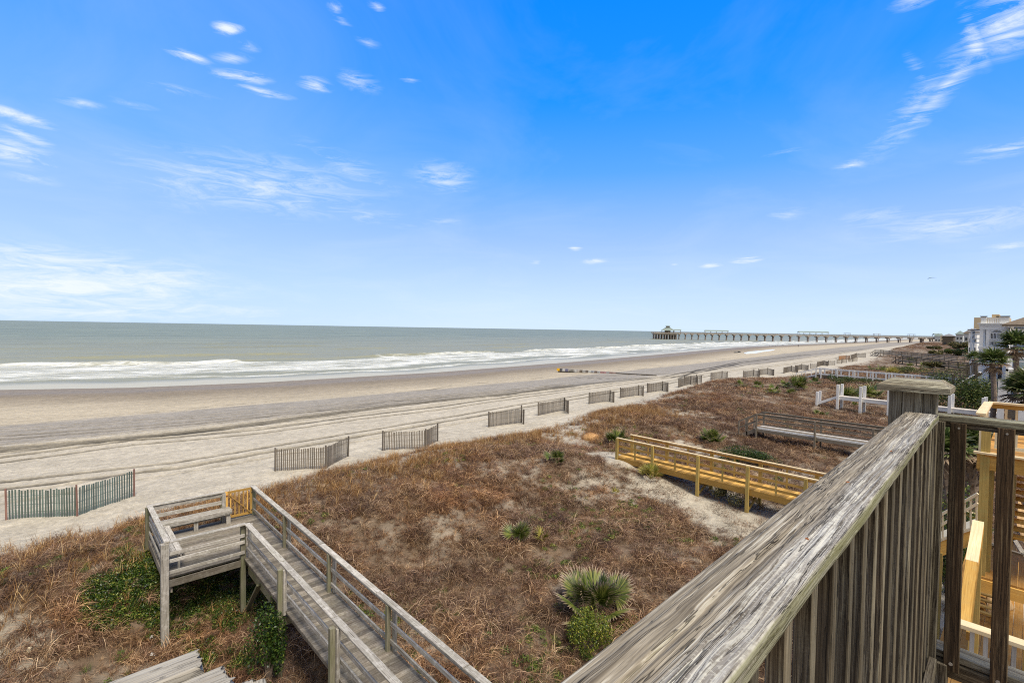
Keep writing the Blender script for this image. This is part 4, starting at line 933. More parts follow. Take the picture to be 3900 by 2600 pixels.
    # beige tower
    Y3=300.;f=lambda px,py:aty(px,py,Y3);a=f(3710,1209);b=f(3846,1209)
    T=thing('tower_block','plain beige apartment tower rising behind the white porch house','building',(a[0],Y3,2))
    wallbox(T,'wall',a[0],b[0],Y3,Y3+25,1.5,a[2],BEIGE)
    p=f(3776,1196);q_=f(3805,1196);wallbox(T,'penthouse',p[0],q_[0],Y3+3,Y3+15,a[2],p[2],BEIGE)
    m=MB();m.box(((p[0]+q_[0])/2+1,Y3+2.97,p[2]-1.),(1.5,.1,.5));m.build('vent',DARK,T)
    # distant buildings
    def far(label,pl,pr,pt,y,mat,rm=None,rh=3,g0=1.5,ww=True,nm='building',hipd=12):
        a=aty(pl,pt,y);b=aty(pr,pt,y);T=thing(nm.replace(' ','_'),label,nm,(a[0],y,g0))
        wallbox(T,'wall',a[0],b[0],y,y+hipd,g0,a[2],mat)
        if rm is not None: hip(T,a[0],b[0],y,y+hipd,a[2],rh,rm,.6)
        if ww:
            n=max(2,int((b[0]-a[0])/5));k=max(1,int((a[2]-g0)/3.4))
            for i in range(n):
                for j in range(k): m=MB();m.box((a[0]+(i+.5)*(b[0]-a[0])/n,y-.05,g0+1.8+j*3.3),((b[0]-a[0])/n*.45,.2,1.5));m.build('window',DARK,T)
    far('long pale beachfront block with a flat roof on the far shore, behind the pier root',3640,3705,1274,560,PALE,None,0,1.5)
    far('low grey far-shore house with a green hip roof, at the pier root',3641,3668,1272,480,PALE,GREENR,2.5)
    far('dark brown-walled low house in front of the pale far block',3590,3632,1279,430,BROWN,GROOF,1.5)
    far('far-shore row building with yellow and orange bays',3582,3618,1276,640,BEIGE,None,0)
    far('pale gabled house next to the beige tower, with a brown roof',3672,3708,1268,360,PALE,ROOF,2.)
    far('small green-roofed pavilion house beside the pier entrance',3560,3584,1279,700,PALE,GREENR,3,hipd=9)
    far('white three-storey house between the far shore and the porch house',3690,3722,1262,240,WHITE,GROOF,1.2)
porch_house()
# ---------------------------------------------------------------- neighbour's new deck on the right
def newdeck():
    Y=15.;f=lambda a,b,y=Y:aty(a*K,b*K,y)
    T=thing('house_deck','unfinished yellow pine house deck with stairs and upper balcony, seen through the balusters','deck',(-.6,Y,3))
    cc=f(2278,925);zt=cc[2];zd=zt-1.12;xl=cc[0]-.05;yn=12.6
    # upper balcony cap: left side returns towards us
    m=MB();m.beam((xl,Y+.07,zt),(3,Y+.07,zt),.14,.04);m.build('cap_rail',YTOP,T)
    m=MB();m.beam((xl,Y-.0,zt+.002),(xl,yn,zt+.002),.14,.04);m.build('cap_rail',YTOP,T)
    m=MB();m.beam((xl+.05,Y+.07,zt-.07),(3,Y+.07,zt-.07),.04,.09);m.build('sub_rail',YEL,T)
    for x in np.arange(xl+.28,3,.155):
        m=MB();m.beam((x,Y+.07,zd+.1),(x,Y+.07,zt-.1),.036,.036,up=(0,1,0));m.build('baluster',CREAM,T)
    for y in np.arange(yn+.1,Y-.1,.17):
        m=MB();m.beam((xl,y,zd+.1),(xl,y,zt-.03),.036,.036,up=(0,1,0));m.build('baluster',CREAM,T)
    m=MB();m.beam((xl,yn,zd+.1),(xl,Y,zd+.1),.04,.09);m.build('bottom_rail',YEL,T)
    yf=11.4;fa=aty(2255*K,1043*K,yf);fb=aty(2255*K,1072*K,yf)
    # main corner post in front
    p0=aty(2258*K,985*K,yf);p1=aty(2240*K,1240*K,yf);px=(p0[0]+p1[0])/2+.06
    zl=aty(2247*K,1198*K,11.0)[2]-.98
    m=MB();m.beam((px,yf,zl),(px,yf,zt-.02),.115,.115,up=(0,1,0));m.build('post',YELP,T)
    for k in range(6): m=MB();m.beam((px-.06+k*.142,yf-.12,zl-.02),(px-.06+k*.142,yf+1.5,zl-.02),.136,.035);m.build('landing_board',ORG,T)
    m=MB();m.beam((px-.13,yf-.14,zl-.14),(px+.72,yf-.14,zl-.14),.04,.2);m.build('rim_board',YEL,T)
    m=MB();m.beam((px+.6,yf+1.3,.2),(px+.6,yf+1.3,zl-.05),.12,.12,up=(0,1,0));m.build('post',YELP,T)
    m=MB();m.beam((px+.045,yf+.25,zl),(px+.045,yf+.25,fb[2]),.13,.13,up=(0,1,0));m.build('post',YELP,T)
    m=MB();m.beam((px-.1,yf-.02,(fa[2]+fb[2])/2),(3,yf-.02,(fa[2]+fb[2])/2),.06,fa[2]-fb[2]+.05);m.build('fascia',YEL,T)
    m=MB();m.beam((px-.14,yf-.06,fa[2]+.04),(3,yf-.06,fa[2]+.04),.12,.03);m.build('deck_edge',YTOP,T)
    m=MB();m.beam((px+.1,yf-.0,fa[2]+.16),(3,yf-.0,fa[2]+.16),.05,.05);m.build('bottom_rail',CREAM,T)
    for x in np.arange(px+.12,3,.115):
        m=MB();m.beam((x,yf,fa[2]+.18),(x,yf,zt-.1),.034,.034,up=(0,1,0));m.build('baluster',CREAM,T)
    m=MB();y=yf
    while y<Y+.2: m.beam((px,y,fa[2]),(3,y,fa[2]),.135,.03);y+=.14
    m.build('upper_decking',ORG,T)
    # stair flight seen from below through the gap: open treads
    n=9;t0=f(2300,1092,13.6);t1=f(2288,1222,12.0)
    m=MB()
    for i in range(n):
        t=i/(n-1);y=13.6-1.6*t;z=t0[2]+(t1[2]-t0[2])*t
        m.beam((px+.36,y,z),(2.5,y,z),.2,.04)
    m.build('tread',YEL,T)
    for x in (px+.33,):
        m=MB();m.beam((x,13.7,t0[2]+.05),(x,11.9,t1[2]-.1),.05,.28);m.build('stringer',YELP,T)
    # lower stair rail sweeping down towards us
    a=aty(2243*K,1190*K,10.2);b=aty(2225*K,1300*K,8.7);c=aty(2208*K,1425*K,7.4)
    a0=aty(2246*K,1195*K,10.2)
    zs=[];A_=atd(2246,1195,3.7);B_=atd(2222,1290,3.45);C_=atd(2228,1330,3.1) 
    P_=[aty(2247*K,1198*K,11.0),aty(2232*K,1290*K,9.6),aty(2212*K,1440*K,8.4)]
    m=MB();m.beam(P_[0],P_[1],.135,.04);m.build('cap_rail',YTOP,T)
    m=MB();m.beam(P_[1],P_[2],.12,.04);m.build('cap_rail',YEL,T)
    for (u,v) in ((0,1),(1,2)):
        m=MB();uu=np.array(P_[u]);vv=np.array(P_[v]);m.beam(uu+np.array([.05,0,-.09]),vv+np.array([.05,0,-.09]),.04,.14);m.build('sub_rail',YEL,T)
    m=MB();m.beam((P_[0][0],P_[0][1],.2),P_[0],.12,.12,up=(0,1,0));m.build('post',YELP,T)
    # lower floor with boards and debris
    zf=1.9
    m=MB();x=-1.0
    while x<3:
        m.beam((x,5.5,zf+random.uniform(-.002,.002)),(x,19,zf+random.uniform(-.002,.002)),.136,.035);x+=.142
    m.build('lower_decking',ORG,T)
    m=MB();x=-1.0
    for x in (-1.02,): m.beam((x,5.5,zf-.18),(x,14,zf-.18),.05,.3)
    m.build('rim_board',YEL,T)
    for x,y in ((-.95,6),(-.95,9),(-.95,12.5)):
        m=MB();m.beam((x,y,.0),(x,y,zf-.3),.13,.13,up=(0,1,0));m.build('post',YELP,T)
    # front rail of lower deck
    r0=aty(2205*K,1432*K,7.2);r1=aty(2352*K,1478*K,7.2);zz=(r0[2]+r1[2])/2
    m=MB();m.beam((r0[0],7.2,zz),(3,7.2,zz),.14,.04);m.build('cap_rail',YTOP,T)
    for x in np.arange(r0[0]+.1,3,.105):
        m=MB();m.beam((x,7.2,zz-.95),(x,7.2,zz-.02),.036,.036,up=(0,1,0));m.build('baluster',MIDW,T)
    # left rail, sloping run behind
    q0=aty(2150*K,1188*K,Y+1);q1=aty(2246*K,1133*K,Y+1);h0=aty(2150*K,1212*K,Y+1);h1=aty(2246*K,1155*K,Y+1);l0=aty(2150*K,1243*K,Y+1);l1=aty(2246*K,1208*K,Y+1)
    for u,v,mm in ((q0,q1,CREAM),(h0,h1,CREAM),(l0,l1,CREAM)):
        m=MB();m.beam(u,v,.09,.05);m.build('rail',mm,T)
    for t in np.linspace(.03,.97,8):
        u=np.array(q0)+(np.array(q1)-np.array(q0))*t;v=np.array(l0)+(np.array(l1)-np.array(l0))*t;m=MB();m.beam(v,u,.035,.035,up=(0,1,0));m.build('baluster',CREAM,T)
    m=MB();m.beam(np.array(l0)-[0,0,.22],np.array(l1)-[0,0,.22],.05,.3);m.build('rim_board',YEL,T)
    m=MB();m.beam(np.array(l0)+[0,.6,-.08],np.array(l1)+[0,.6,-.08],1.1,.04);m.build('landing',CREAM,T)
    for t in (.1,.9):
        u=np.array(l0)+(np.array(l1)-np.array(l0))*t;m=MB();m.beam((u[0],u[1],0),(u[0],u[1],u[2]-.3),.12,.12,up=(0,1,0));m.build('post',YELP,T)
    zf+=.02
    # loose things on the lower floor
    def loose(name,label,cat,build): 
        o=build();tag(o,label,cat);return o
    def fl(a,b): return atd(a,b,zf)
    c=fl(2290,1345)
    m=MB();cs=[fl(2268,1345),fl(2300,1335),fl(2330,1400),fl(2305,1408),fl(2268,1418)];m.add([(p[0],p[1],zf+.012) for p in cs]+[(p[0],p[1],zf+.03) for p in cs],[(4,3,2,1,0),(5,6,7,8,9)]+[(i,(i+1)%5,5+(i+1)%5,5+i) for i in range(5)],gc=[(p[1]*.5,p[0],0) for p in cs]*2)
    m.build('plywood_sheet',PLY,None,cs[0]);tag(bpy.data.objects['plywood_sheet'],'cut sheet of swirly plywood lying on the new lower deck','plywood')
    m=MB();cs=[fl(2330,1340),fl(2352,1370),fl(2375,1440),fl(2345,1420),fl(2328,1385)];m.add([(p[0],p[1],zf+.05+.25*(p[1]-9)) for p in cs]+[(p[0],p[1],zf+.07+.25*(p[1]-9)) for p in cs],[(4,3,2,1,0),(5,6,7,8,9)]+[(i,(i+1)%5,5+(i+1)%5,5+i) for i in range(5)],gc=[(p[1]*.5,p[0],0) for p in cs]*2)
    o=m.build('plywood_sheet',PLY,None,cs[0]);tag(o,'tilted plywood sheet at the right edge, behind the second baluster','plywood')
    for k,(a,b_) in enumerate((((2272,1265),(2245,1400)),((2283,1290),(2262,1330)))):
        p=fl(*a);q=fl(*b_);m=MB();m.beam((p[0],p[1],zf+.06),(q[0],q[1],zf+.06),.2,.04);o=m.build('loose_board',ORG,None,p);tag(o,['long loose plank lying along the foot of the stair rail','short loose board lying on the lower deck above the plywood'][k],'plank')
    la=fl(2248,1372);lb=fl(2243,1425);T2=thing('step_ladder','short wooden ladder lying on the lower deck beside the plywood','ladder',(la[0],la[1],zf))
    for s in (-.0,.34):
        m=MB();m.beam((la[0]+s,la[1]+.3,zf+.11),(lb[0]+s,lb[1]-.2,zf+.11),.04,.1);m.build('side_rail',YEL,T2)
    for t in np.linspace(.1,.9,4):
        m=MB();y=la[1]+(lb[1]-la[1])*t;x=la[0]+(lb[0]-la[0])*t;m.beam((x-.02,y,zf+.17),(x+.38,y,zf+.17),.1,.03);m.build('rung',YEL,T2)
    # dark weathered frame (old bench) standing on the floor
    T3=thing('sawhorse','dark weathered wooden frame standing on the new deck between the two balusters','sawhorse',fl(2290,1290))
    z3=2.75;A1=atd(2276,1252,z3);A2=atd(2352,1275,z3);A3=atd(2330,1240,z3)
    for u,v in ((A1,A2),(A1,A3),(A3,A2)):
        m=MB();m.beam(u,v,.09,.06);m.build('top_board',GREYD,T3)
    for u in (A1,A2,A3):
        m=MB();m.beam((u[0]+.04,u[1],zf),(u[0],u[1],z3-.03),.07,.05,up=(0,1,0));m.build('leg',GREYD,T3)
    # folded beach umbrella behind the upper balusters
    u0=aty(2283*K,1035*K,13.0);u1=aty(2318*K,985*K,13.0);T4=thing('beach_umbrella','folded blue and white beach umbrella leaning inside the new upper balcony','umbrella',u0)
    m=MB();m.cyl(u0,u1,.05,.09,8);m.build('canopy',plain('blue cloth',(.03,.07,.28),.8,.3),T4)
    d=(u1-u0);m=MB();m.cyl(u0+d*.15+[0.08,-.02,-.06],u1+[.09,-.02,-.05],.03,.05,8);m.build('white_panel',OFFW,T4)
    m=MB();m.cyl(u1,u1+d*.4,.015,.015,6);m.build('pole',METAL,T4)
MIDW=wood('pale grey baluster',(.50,.48,.44),(.38,.36,.33),.1,None,0,0)
newdeck()
# ---------------------------------------------------------------- our own railing in the foreground
def hero_plank(name,p0,p1,w,t,parent,mat,nl,seed,edge=.006,rad=.006,crack=.004,taper0=0.,end_rag=0.):
    p0=np.array(p0,float);p1=np.array(p1,float);d=p1-p0;L=np.linalg.norm(d);d/=L;sd=np.cross(d,[0,0,1.]);sd/=np.linalg.norm(sd);u=np.cross(sd,d)
    nt_,ns=44,7 ; sec=[]
    for a in np.linspace(-w/2+rad,w/2-rad,nt_): sec.append((a,t/2))
    for q in (60,30): sec.append((w/2-rad+rad*math.cos(math.radians(q)),t/2-rad+rad*math.sin(math.radians(q))))
    for b in np.linspace(t/2-rad,-t/2+.002,ns): sec.append((w/2,b))
    for a in np.linspace(w/2-.003,-w/2+.003,8): sec.append((a,-t/2))
    for b in np.linspace(-t/2+.002,t/2-rad,ns): sec.append((-w/2,b))
    for q in (150,120): sec.append((-w/2+rad+rad*math.cos(math.radians(180-q)) if False else -w/2+rad-rad*math.cos(math.radians(180-q)),t/2-rad+rad*math.sin(math.radians(q))))
    sec=np.array(sec);m=len(sec);l=np.linspace(0,L,nl)
    LL,IX=np.meshgrid(l,np.arange(m),indexing='ij');a=sec[IX,0].copy();b=sec[IX,1].copy()
    top=(IX<nt_)
    # wandering grain relief on top
    wv=(fbm(LL*2.2,a*9,seed,3)-.5)*.05
    g=fbm(LL*1.6,(a+wv)*95,seed+1,3);g2=fbm(LL*3.5,(a+wv)*260,seed+2,2)
    ck=np.clip((.36-fbm(LL*1.1+3,(a+wv)*48,seed+3,3))/.08,0,1)*np.clip((.62-np.abs((a/w)-(-.12))*.9),.1,1)
    b=b+np.where(top,(g-.5)*crack*1.1+(g2-.5)*crack*.3-ck*crack*1.8,0)
    # worn edges
    en=(fbm(LL*3.,LL*0+1,seed+5,4)-.5)*edge*2;ep=(fbm(LL*3.,LL*0+8,seed+6,4)-.5)*edge*2
    a=np.where(sec[IX,0]>w/2-rad*1.5,a+en*.6,a);a=np.where(sec[IX,0]<-w/2+rad*1.5,a-np.abs(ep)*1.6,a)
    b=np.where((sec[IX,0]<-w/2+rad*3)&(sec[IX,1]>t/2-rad*1.1),b-np.abs(ep)*1.3,b)
    lo=LL.copy()
    if end_rag>0: lo=LL-(LL/L)**40*end_rag*(fbm(a*60,b*60,seed+9,3))
    V=p0[None,None,:]+d*lo[...,None]+sd*a[...,None]+u*b[...,None]
    gc=np.stack([LL+seed*.7,a+.3*seed,b+seed*.1],-1)
    V=V.reshape(-1,3);Fq=[]
    i,j=np.meshgrid(np.arange(nl-1),np.arange(m),indexing='ij');A=(i*m+j).ravel();B=(i*m+(j+1)%m).ravel()
    Fq=np.stack([A,A+m,B+m,B],1)
    # end caps as quads fan
    c=[]
    for base in (0,(nl-1)*m):
        for k in range(m//2-1): c.append((base+k,base+k+1,base+m-2-k,base+m-1-k))
    Fq=np.concatenate([Fq,np.array(c)])
    par=np.zeros(3);pp=parent
    while pp is not None: par+=np.array(pp.location);pp=pp.parent
    o=npmesh(name,V-par,Fq,{'gc':('FLOAT_VECTOR',gc.reshape(-1,3)),'rnd':('FLOAT',np.full(len(V),.7))},mat)
    COL.objects.link(o);o.parent=parent;return o
def ourrail():
    T=thing('deck_railing','weathered grey deck railing in the foreground with a corner post and dark balusters','railing',(-.42,2.3,6.4))
    zt=7.5
    hero_plank('top_rail',(-.325,-.6,zt-.019),(-.468,4.06,zt-.019),.166,.042,T,CAP,1500,3,edge=.007,rad=.007,crack=.0045)
    hero_plank('top_rail',(-.40,4.17,zt-.022),(.9,4.19,zt-.022),.135,.04,T,CAP2,300,8,edge=.003,crack=.003)
    # sub rail under the front cap
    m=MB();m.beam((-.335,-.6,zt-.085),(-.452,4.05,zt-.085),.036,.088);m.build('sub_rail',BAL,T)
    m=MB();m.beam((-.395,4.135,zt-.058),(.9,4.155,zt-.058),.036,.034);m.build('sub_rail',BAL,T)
    for k in range(22):
        y=.12+k*.187;x=-.300-.0265*y+.002*random.uniform(-1,1)
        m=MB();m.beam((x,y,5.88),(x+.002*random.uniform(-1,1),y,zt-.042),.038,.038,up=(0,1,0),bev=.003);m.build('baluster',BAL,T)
    for x in (-.29,-.08,.13,.34,.55):
        m=MB();m.beam((x+.008,4.10,5.90),(x-.004,4.10,zt-.042),.075,.034,up=(0,1,0),bev=.004);bl=m.build('baluster',BALF,T)
        m=MB();m.cyl((x+.006,4.084,5.945),(x+.006,4.080,5.945),.011,.010,14);m.build('screw',METAL,bl)
        m=MB();m.cyl((x-.0,4.084,zt-.07),(x-.0,4.080,zt-.07),.006,.006,10);m.build('screw',METAL,bl)
    m=MB();m.beam((-.40,4.20,5.965),(.9,4.20,5.95),.14,.04,bev=.004);m.build('bottom_rail',POSTM,T)
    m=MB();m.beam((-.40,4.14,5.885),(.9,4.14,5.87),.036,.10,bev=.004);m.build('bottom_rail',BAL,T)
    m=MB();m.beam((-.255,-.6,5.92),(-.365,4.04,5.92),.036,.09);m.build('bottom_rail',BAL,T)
    # corner post made of three boards, with a chamfered cap
    xs=[(-.655,-.585),(-.583,-.475),(-.473,-.405)]
    for k,(a,b) in enumerate(xs):
        m=MB();m.beam(((a+b)/2,4.20,5.2),((a+b)/2,4.20,7.635),b-a-.001,.09,up=(0,1,0),bev=.003);m.build('post',POSTM,T)
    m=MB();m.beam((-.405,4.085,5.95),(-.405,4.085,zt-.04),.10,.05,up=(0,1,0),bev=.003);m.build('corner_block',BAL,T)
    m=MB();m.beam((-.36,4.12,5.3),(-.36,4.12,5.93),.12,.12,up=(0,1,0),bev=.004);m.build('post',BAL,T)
    x0,x1,y0,y1=-.705,-.335,4.06,4.36;z0,z1=7.63,7.69;ch=.055
    m=MB();vs=[(x0,y0,z0),(x1,y0,z0),(x1,y1,z0),(x0,y1,z0),(x0,y0,z1-.022),(x1,y0,z1-.022),(x1,y1,z1-.022),(x0,y1,z1-.022),(x0+ch,y0+ch,z1+.018),(x1-ch,y0+ch,z1+.018),(x1-ch,y1-ch,z1+.018),(x0+ch,y1-ch,z1+.018)]
    m.add(vs,[(3,2,1,0),(0,1,5,4),(1,2,6,5),(2,3,7,6),(3,0,4,7),(4,5,9,8),(5,6,10,9),(6,7,11,10),(7,4,8,11),(8,9,10,11)],gc=[(v[0],v[1]+v[2]*1.0,v[2]) for v in vs],rnd=.8);m.build('post_cap',CAP3,T)
    for y,x in ((3.3,-.44),(2.62,-.40),(1.95,-.41),(1.33,-.36)):
        m=MB();m.cyl((x,y,zt-.004),(x,y,zt+.0022),.006,.006,8);m.build('nail',RUST,T)
    # lower railing end, weathered and split
    T=thing('handrail','split weathered end of a lower handrail jutting into the bottom left of the photo','handrail',(-2.6,.5,6.45))
    hero_plank('top_rail',(-2.60,-2.2,6.43),(-2.60,.50,6.43),.15,.042,T,CAP4,260,21,edge=.012,rad=.012,crack=.0018,end_rag=.05)
    hero_plank('top_rail',(-2.43,-2.2,6.405),(-2.43,.58,6.405),.16,.042,T,CAP4,260,27,edge=.012,rad=.012,crack=.0018,end_rag=.06)
    hero_plank('end_board',(-2.36,.60,6.38),(-1.7,.50,6.38),.14,.042,T,CAP4,120,33,edge=.02,rad=.012,crack=.0018)
    m=MB();m.beam((-2.47,.40,-.6),(-2.47,.40,6.37),.13,.13,up=(0,1,0),bev=.01);m.build('post',GREY,T)
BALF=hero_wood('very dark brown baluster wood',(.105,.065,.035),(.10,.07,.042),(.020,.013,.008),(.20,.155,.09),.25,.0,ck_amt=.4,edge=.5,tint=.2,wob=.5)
CAP2=hero_wood('greenish handrail wood',(.27,.25,.17),(.30,.30,.22),(.09,.07,.045),(.48,.50,.36),.6,0)
CAP3=hero_wood('post cap wood',(.30,.25,.17),(.36,.33,.25),(.055,.04,.025),(.58,.56,.42),.6,0)
CAP4=hero_wood('pale bleached handrail wood',(.36,.33,.28),(.38,.36,.32),(.29,.26,.215),(.44,.42,.36),.3,0,ck_amt=.35,wob=.6)
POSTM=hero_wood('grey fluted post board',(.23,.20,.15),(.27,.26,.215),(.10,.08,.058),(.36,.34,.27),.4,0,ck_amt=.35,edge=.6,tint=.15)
ourrail()
# our deck floor and house wall behind the camera edge
# ---------------------------------------------------------------- scattered vegetation
def tuft_mesh(name,n,L,arch,width,spread,mat,seed,segs=3,up=.9,leaf=False,lean=.0):
    r=np.random.default_rng(seed);V=[];Fc=[];R=[];Tp=[]
    for i in range(n):
        az=r.uniform(0,2*math.pi);l=L*r.uniform(.5,1.1);b=np.array([r.normal(0,spread),r.normal(0,spread),-.03])
        dirh=np.array([math.cos(az),math.sin(az),0]);el=math.radians(90)-r.uniform(.05,1.)*up
        p=b.copy();o=len(V);wd=np.array([-dirh[1],dirh[0],0])*width*.5
        if r.random()<.5: wd=wd*.4+np.array([0,0,width*.35])
        cr=r.random();e=el
        for s in range(segs+1):
            f=1-(s/segs)**1.6*.85 if not leaf else math.sin(math.pi*(.12+.8*s/segs))
            V.append(p-wd*f);V.append(p+wd*f);R+=[cr,cr];Tp+=[s/segs]*2
            stp=l/segs;p=p+stp*(dirh*math.cos(e)+np.array([0,0,math.sin(e)]));e-=arch*r.uniform(.6,1.4)/segs
            p[2]=max(p[2],.0)
        for s in range(segs): a=o+2*s;Fc.append((a,a+1,a+3,a+2))
    return npmesh(name,np.array(V),np.array(Fc),{'rnd':('FLOAT',np.array(R)),'tip':('FLOAT',np.array(Tp))},mat,smooth=False)
def bush_mesh(name,n,size,ls,mat,seed):
    """leafy clump: small leaves through a low dome"""
    r=np.random.default_rng(seed);V=[];Fc=[];R=[]
    for i in range(n):
        q=r.normal(0,1,3);q/=np.linalg.norm(q);q[2]=abs(q[2]);rad=size*r.uniform(.35,1.)**.6*(1+.25*math.sin(5*q[0]+seed)*math.cos(4*q[1]))
        c=q*rad*np.array([1,1,.7]);a=r.normal(0,1,3);a/=np.linalg.norm(a);b=np.cross(a,q+r.normal(0,.4,3));b/=np.linalg.norm(b);o=len(V)
        s=ls*r.uniform(.6,1.3);V+=[c-a*s,c+b*s*.45,c+a*s,c-b*s*.45];R+=[r.random()]*4;Fc.append((o,o+1,o+2,o+3))
    return npmesh(name,np.array(V),np.array(Fc),{'rnd':('FLOAT',np.array(R)),'tip':('FLOAT',np.zeros(len(V)))},mat,smooth=False)
TAN=leafmat('dry tan grass',[(0,(.03,.018,.009)),(.35,(.155,.085,.042)),(.72,(.37,.235,.125)),(1,(.78,.58,.38))],.15,macro=True)
MAUVE=leafmat('mauve brown grass',[(0,(.035,.02,.014)),(.4,(.135,.072,.045)),(.78,(.30,.18,.115)),(1,(.62,.44,.31))],.15,macro=True)
GOLD=leafmat('golden sea oats',[(0,(.13,.06,.02)),(.4,(.26,.125,.04)),(.75,(.44,.25,.09)),(1,(.62,.44,.22))],.2)
SCRUB=leafmat('dark brown scrub',[(0,(.035,.020,.012)),(.5,(.12,.062,.034)),(.85,(.25,.13,.065)),(1,(.38,.22,.12))],.1,macro=True)
WEED=leafmat('green weeds',[(0,(.035,.06,.012)),(.5,(.10,.15,.03)),(.85,(.22,.26,.05)),(1,(.33,.30,.08))],.25)
VINE=leafmat('dark green leaves',[(0,(.006,.017,.004)),(.45,(.03,.065,.009)),(.8,(.09,.145,.02)),(1,(.27,.27,.055))],.2,.35)
HAYM=leafmat('orange pine straw',[(0,(.42,.22,.08)),(.5,(.70,.42,.18)),(1,(.85,.60,.30))],.1)
def hidden(objs,name):
    c=bpy.data.collections.new(name)
    for o in objs: c.objects.link(o)
    return c
def scatter(name,label,P,S,col,nvar,tilt=.12,cat='grass'):
    n=len(P);rz=RNG.uniform(0,2*math.pi,n);rx=RNG.normal(0,tilt,n);ry=RNG.normal(0,tilt,n)
    me=bpy.data.meshes.new(name);me.vertices.add(n);me.vertices.foreach_set('co',P.astype(np.float32).ravel())
    a=me.attributes.new('rot','FLOAT_VECTOR','POINT');a.data.foreach_set('vector',np.stack([rx,ry,rz],1).astype(np.float32).ravel())
    a=me.attributes.new('scl','FLOAT','POINT');a.data.foreach_set('value',S.astype(np.float32))
    a=me.attributes.new('idx','INT','POINT');a.data.foreach_set('value',RNG.integers(0,nvar,n).astype(np.int32))
    o=bpy.data.objects.new(name,me);COL.objects.link(o);tag(o,label,cat,kind='stuff')
    g=bpy.data.node_groups.new(name+' scatter','GeometryNodeTree');g.interface.new_socket('Geometry',in_out='INPUT',socket_type='NodeSocketGeometry');g.interface.new_socket('Geometry',in_out='OUTPUT',socket_type='NodeSocketGeometry')
    gi=g.nodes.new('NodeGroupInput');go=g.nodes.new('NodeGroupOutput');ip=g.nodes.new('GeometryNodeInstanceOnPoints');ci=g.nodes.new('GeometryNodeCollectionInfo')
    ci.inputs[0].default_value=col;ci.inputs['Separate Children'].default_value=True;ci.inputs['Reset Children'].default_value=True
    def na(nm,ty):
        a=g.nodes.new('GeometryNodeInputNamedAttribute');a.data_type=ty;a.inputs[0].default_value=nm;return a.outputs[0]
    ip.inputs['Pick Instance'].default_value=True
    L=g.links.new;L(gi.outputs[0],ip.inputs['Points']);L(ci.outputs[0],ip.inputs['Instance']);L(na('idx','INT'),ip.inputs['Instance Index'])
    er=g.nodes.new('FunctionNodeEulerToRotation');L(na('rot','FLOAT_VECTOR'),er.inputs[0]);L(er.outputs[0],ip.inputs['Rotation']);L(na('scl','FLOAT'),ip.inputs['Scale']);L(ip.outputs[0],go.inputs[0])
    md=o.modifiers.new('scatter','NODES');md.node_group=g;return o
def inview(x,y,z,mx=350,my=300):
    v=np.stack([x,y,z-H],-1);q=v@FW;px=1950+F*(v@RT)/np.maximum(q,.1);py=1300-F*(v@UP)/np.maximum(q,.1)
    return (q>.5)&(px>-mx)&(px<3900+mx)&(py<2600+my),px,py,q
def cand(n,x0,x1,y0,y1):
    x=RNG.uniform(x0,x1,n);y=RNG.uniform(y0,y1,n);return x,y
def noveg(x,y):
    return ((y>3.75)&(y<5.2)&(x>-18.8)&(ground(x,y)>1.0)) 
def field(n,x0,x1,y0,y1,fn):
    x,y=cand(n,x0,x1,y0,y1);k=RNG.random(n)<fn(x,y);x,y=x[k],y[k];z=ground(x,y);v,px,py,q=inview(x,y,z)
    k=v&~noveg(x,y);return x[k],y[k],z[k],q[k]
def inside(x,y): return sstep(-.6,1.4,x-Xd(y)+(fbm(x*.4,y*.4,140,3)-.5)*3.)
goldm=lambda x,y:(.45+.55*sstep(1,6,y))*np.clip(sstep(8.5,2.5,x-Xd(y)+(fbm(x*.3,y*.3,141,3)-.5)*7),0,1)
greenm=lambda x,y:sstep(.60,.72,fbm(x*.45,y*.45,150,3))
scrubm=lambda x,y:sstep(.52,.66,fbm(x*.28+4,y*.28,151,3))
def dens(dist): return np.clip(1.6-dist/50,.5,1.)
# prototypes
TG=hidden([tuft_mesh('dry_tuft',38,.52,2.4,.0095,.06,TAN,100+i,segs=4) for i in range(5)]+[tuft_mesh('dry_tuft',38,.46,2.5,.009,.07,MAUVE,200+i,segs=4) for i in range(5)],'tufts dry')
GG=hidden([tuft_mesh('golden_tuft',16,.50,.8,.012,.05,GOLD,300+i,up=.45) for i in range(4)]+[tuft_mesh('golden_tuft',22,.42,1.5,.011,.07,GOLD,350+i,up=.8) for i in range(2)],'tufts golden')
SG=hidden([tuft_mesh('scrub_tuft',52,.30,.9,.007,.13,SCRUB,400+i,up=1.2) for i in range(4)],'tufts scrub')
WG=hidden([bush_mesh('weed_tuft',90,.17,.032,WEED,500+i) for i in range(3)]+[tuft_mesh('weed_tuft',36,.28,1.4,.010,.05,WEED,520+i,up=.8) for i in range(2)],'tufts weed')
VG=hidden([bush_mesh('vine_tuft',120,.24,.040,VINE,600+i) for i in range(4)],'tufts vine')
FG=hidden([tuft_mesh('far_tuft',34,.42,1.9,.022,.20,TAN if i%2 else MAUVE,700+i,segs=2) for i in range(6)]+[tuft_mesh('far_tuft',40,.32,.9,.022,.24,SCRUB,750+i,segs=2,up=1.2) for i in range(2)],'tufts far')
def cat4(L): return [np.concatenate([l[i] for l in L]) for i in range(4)]
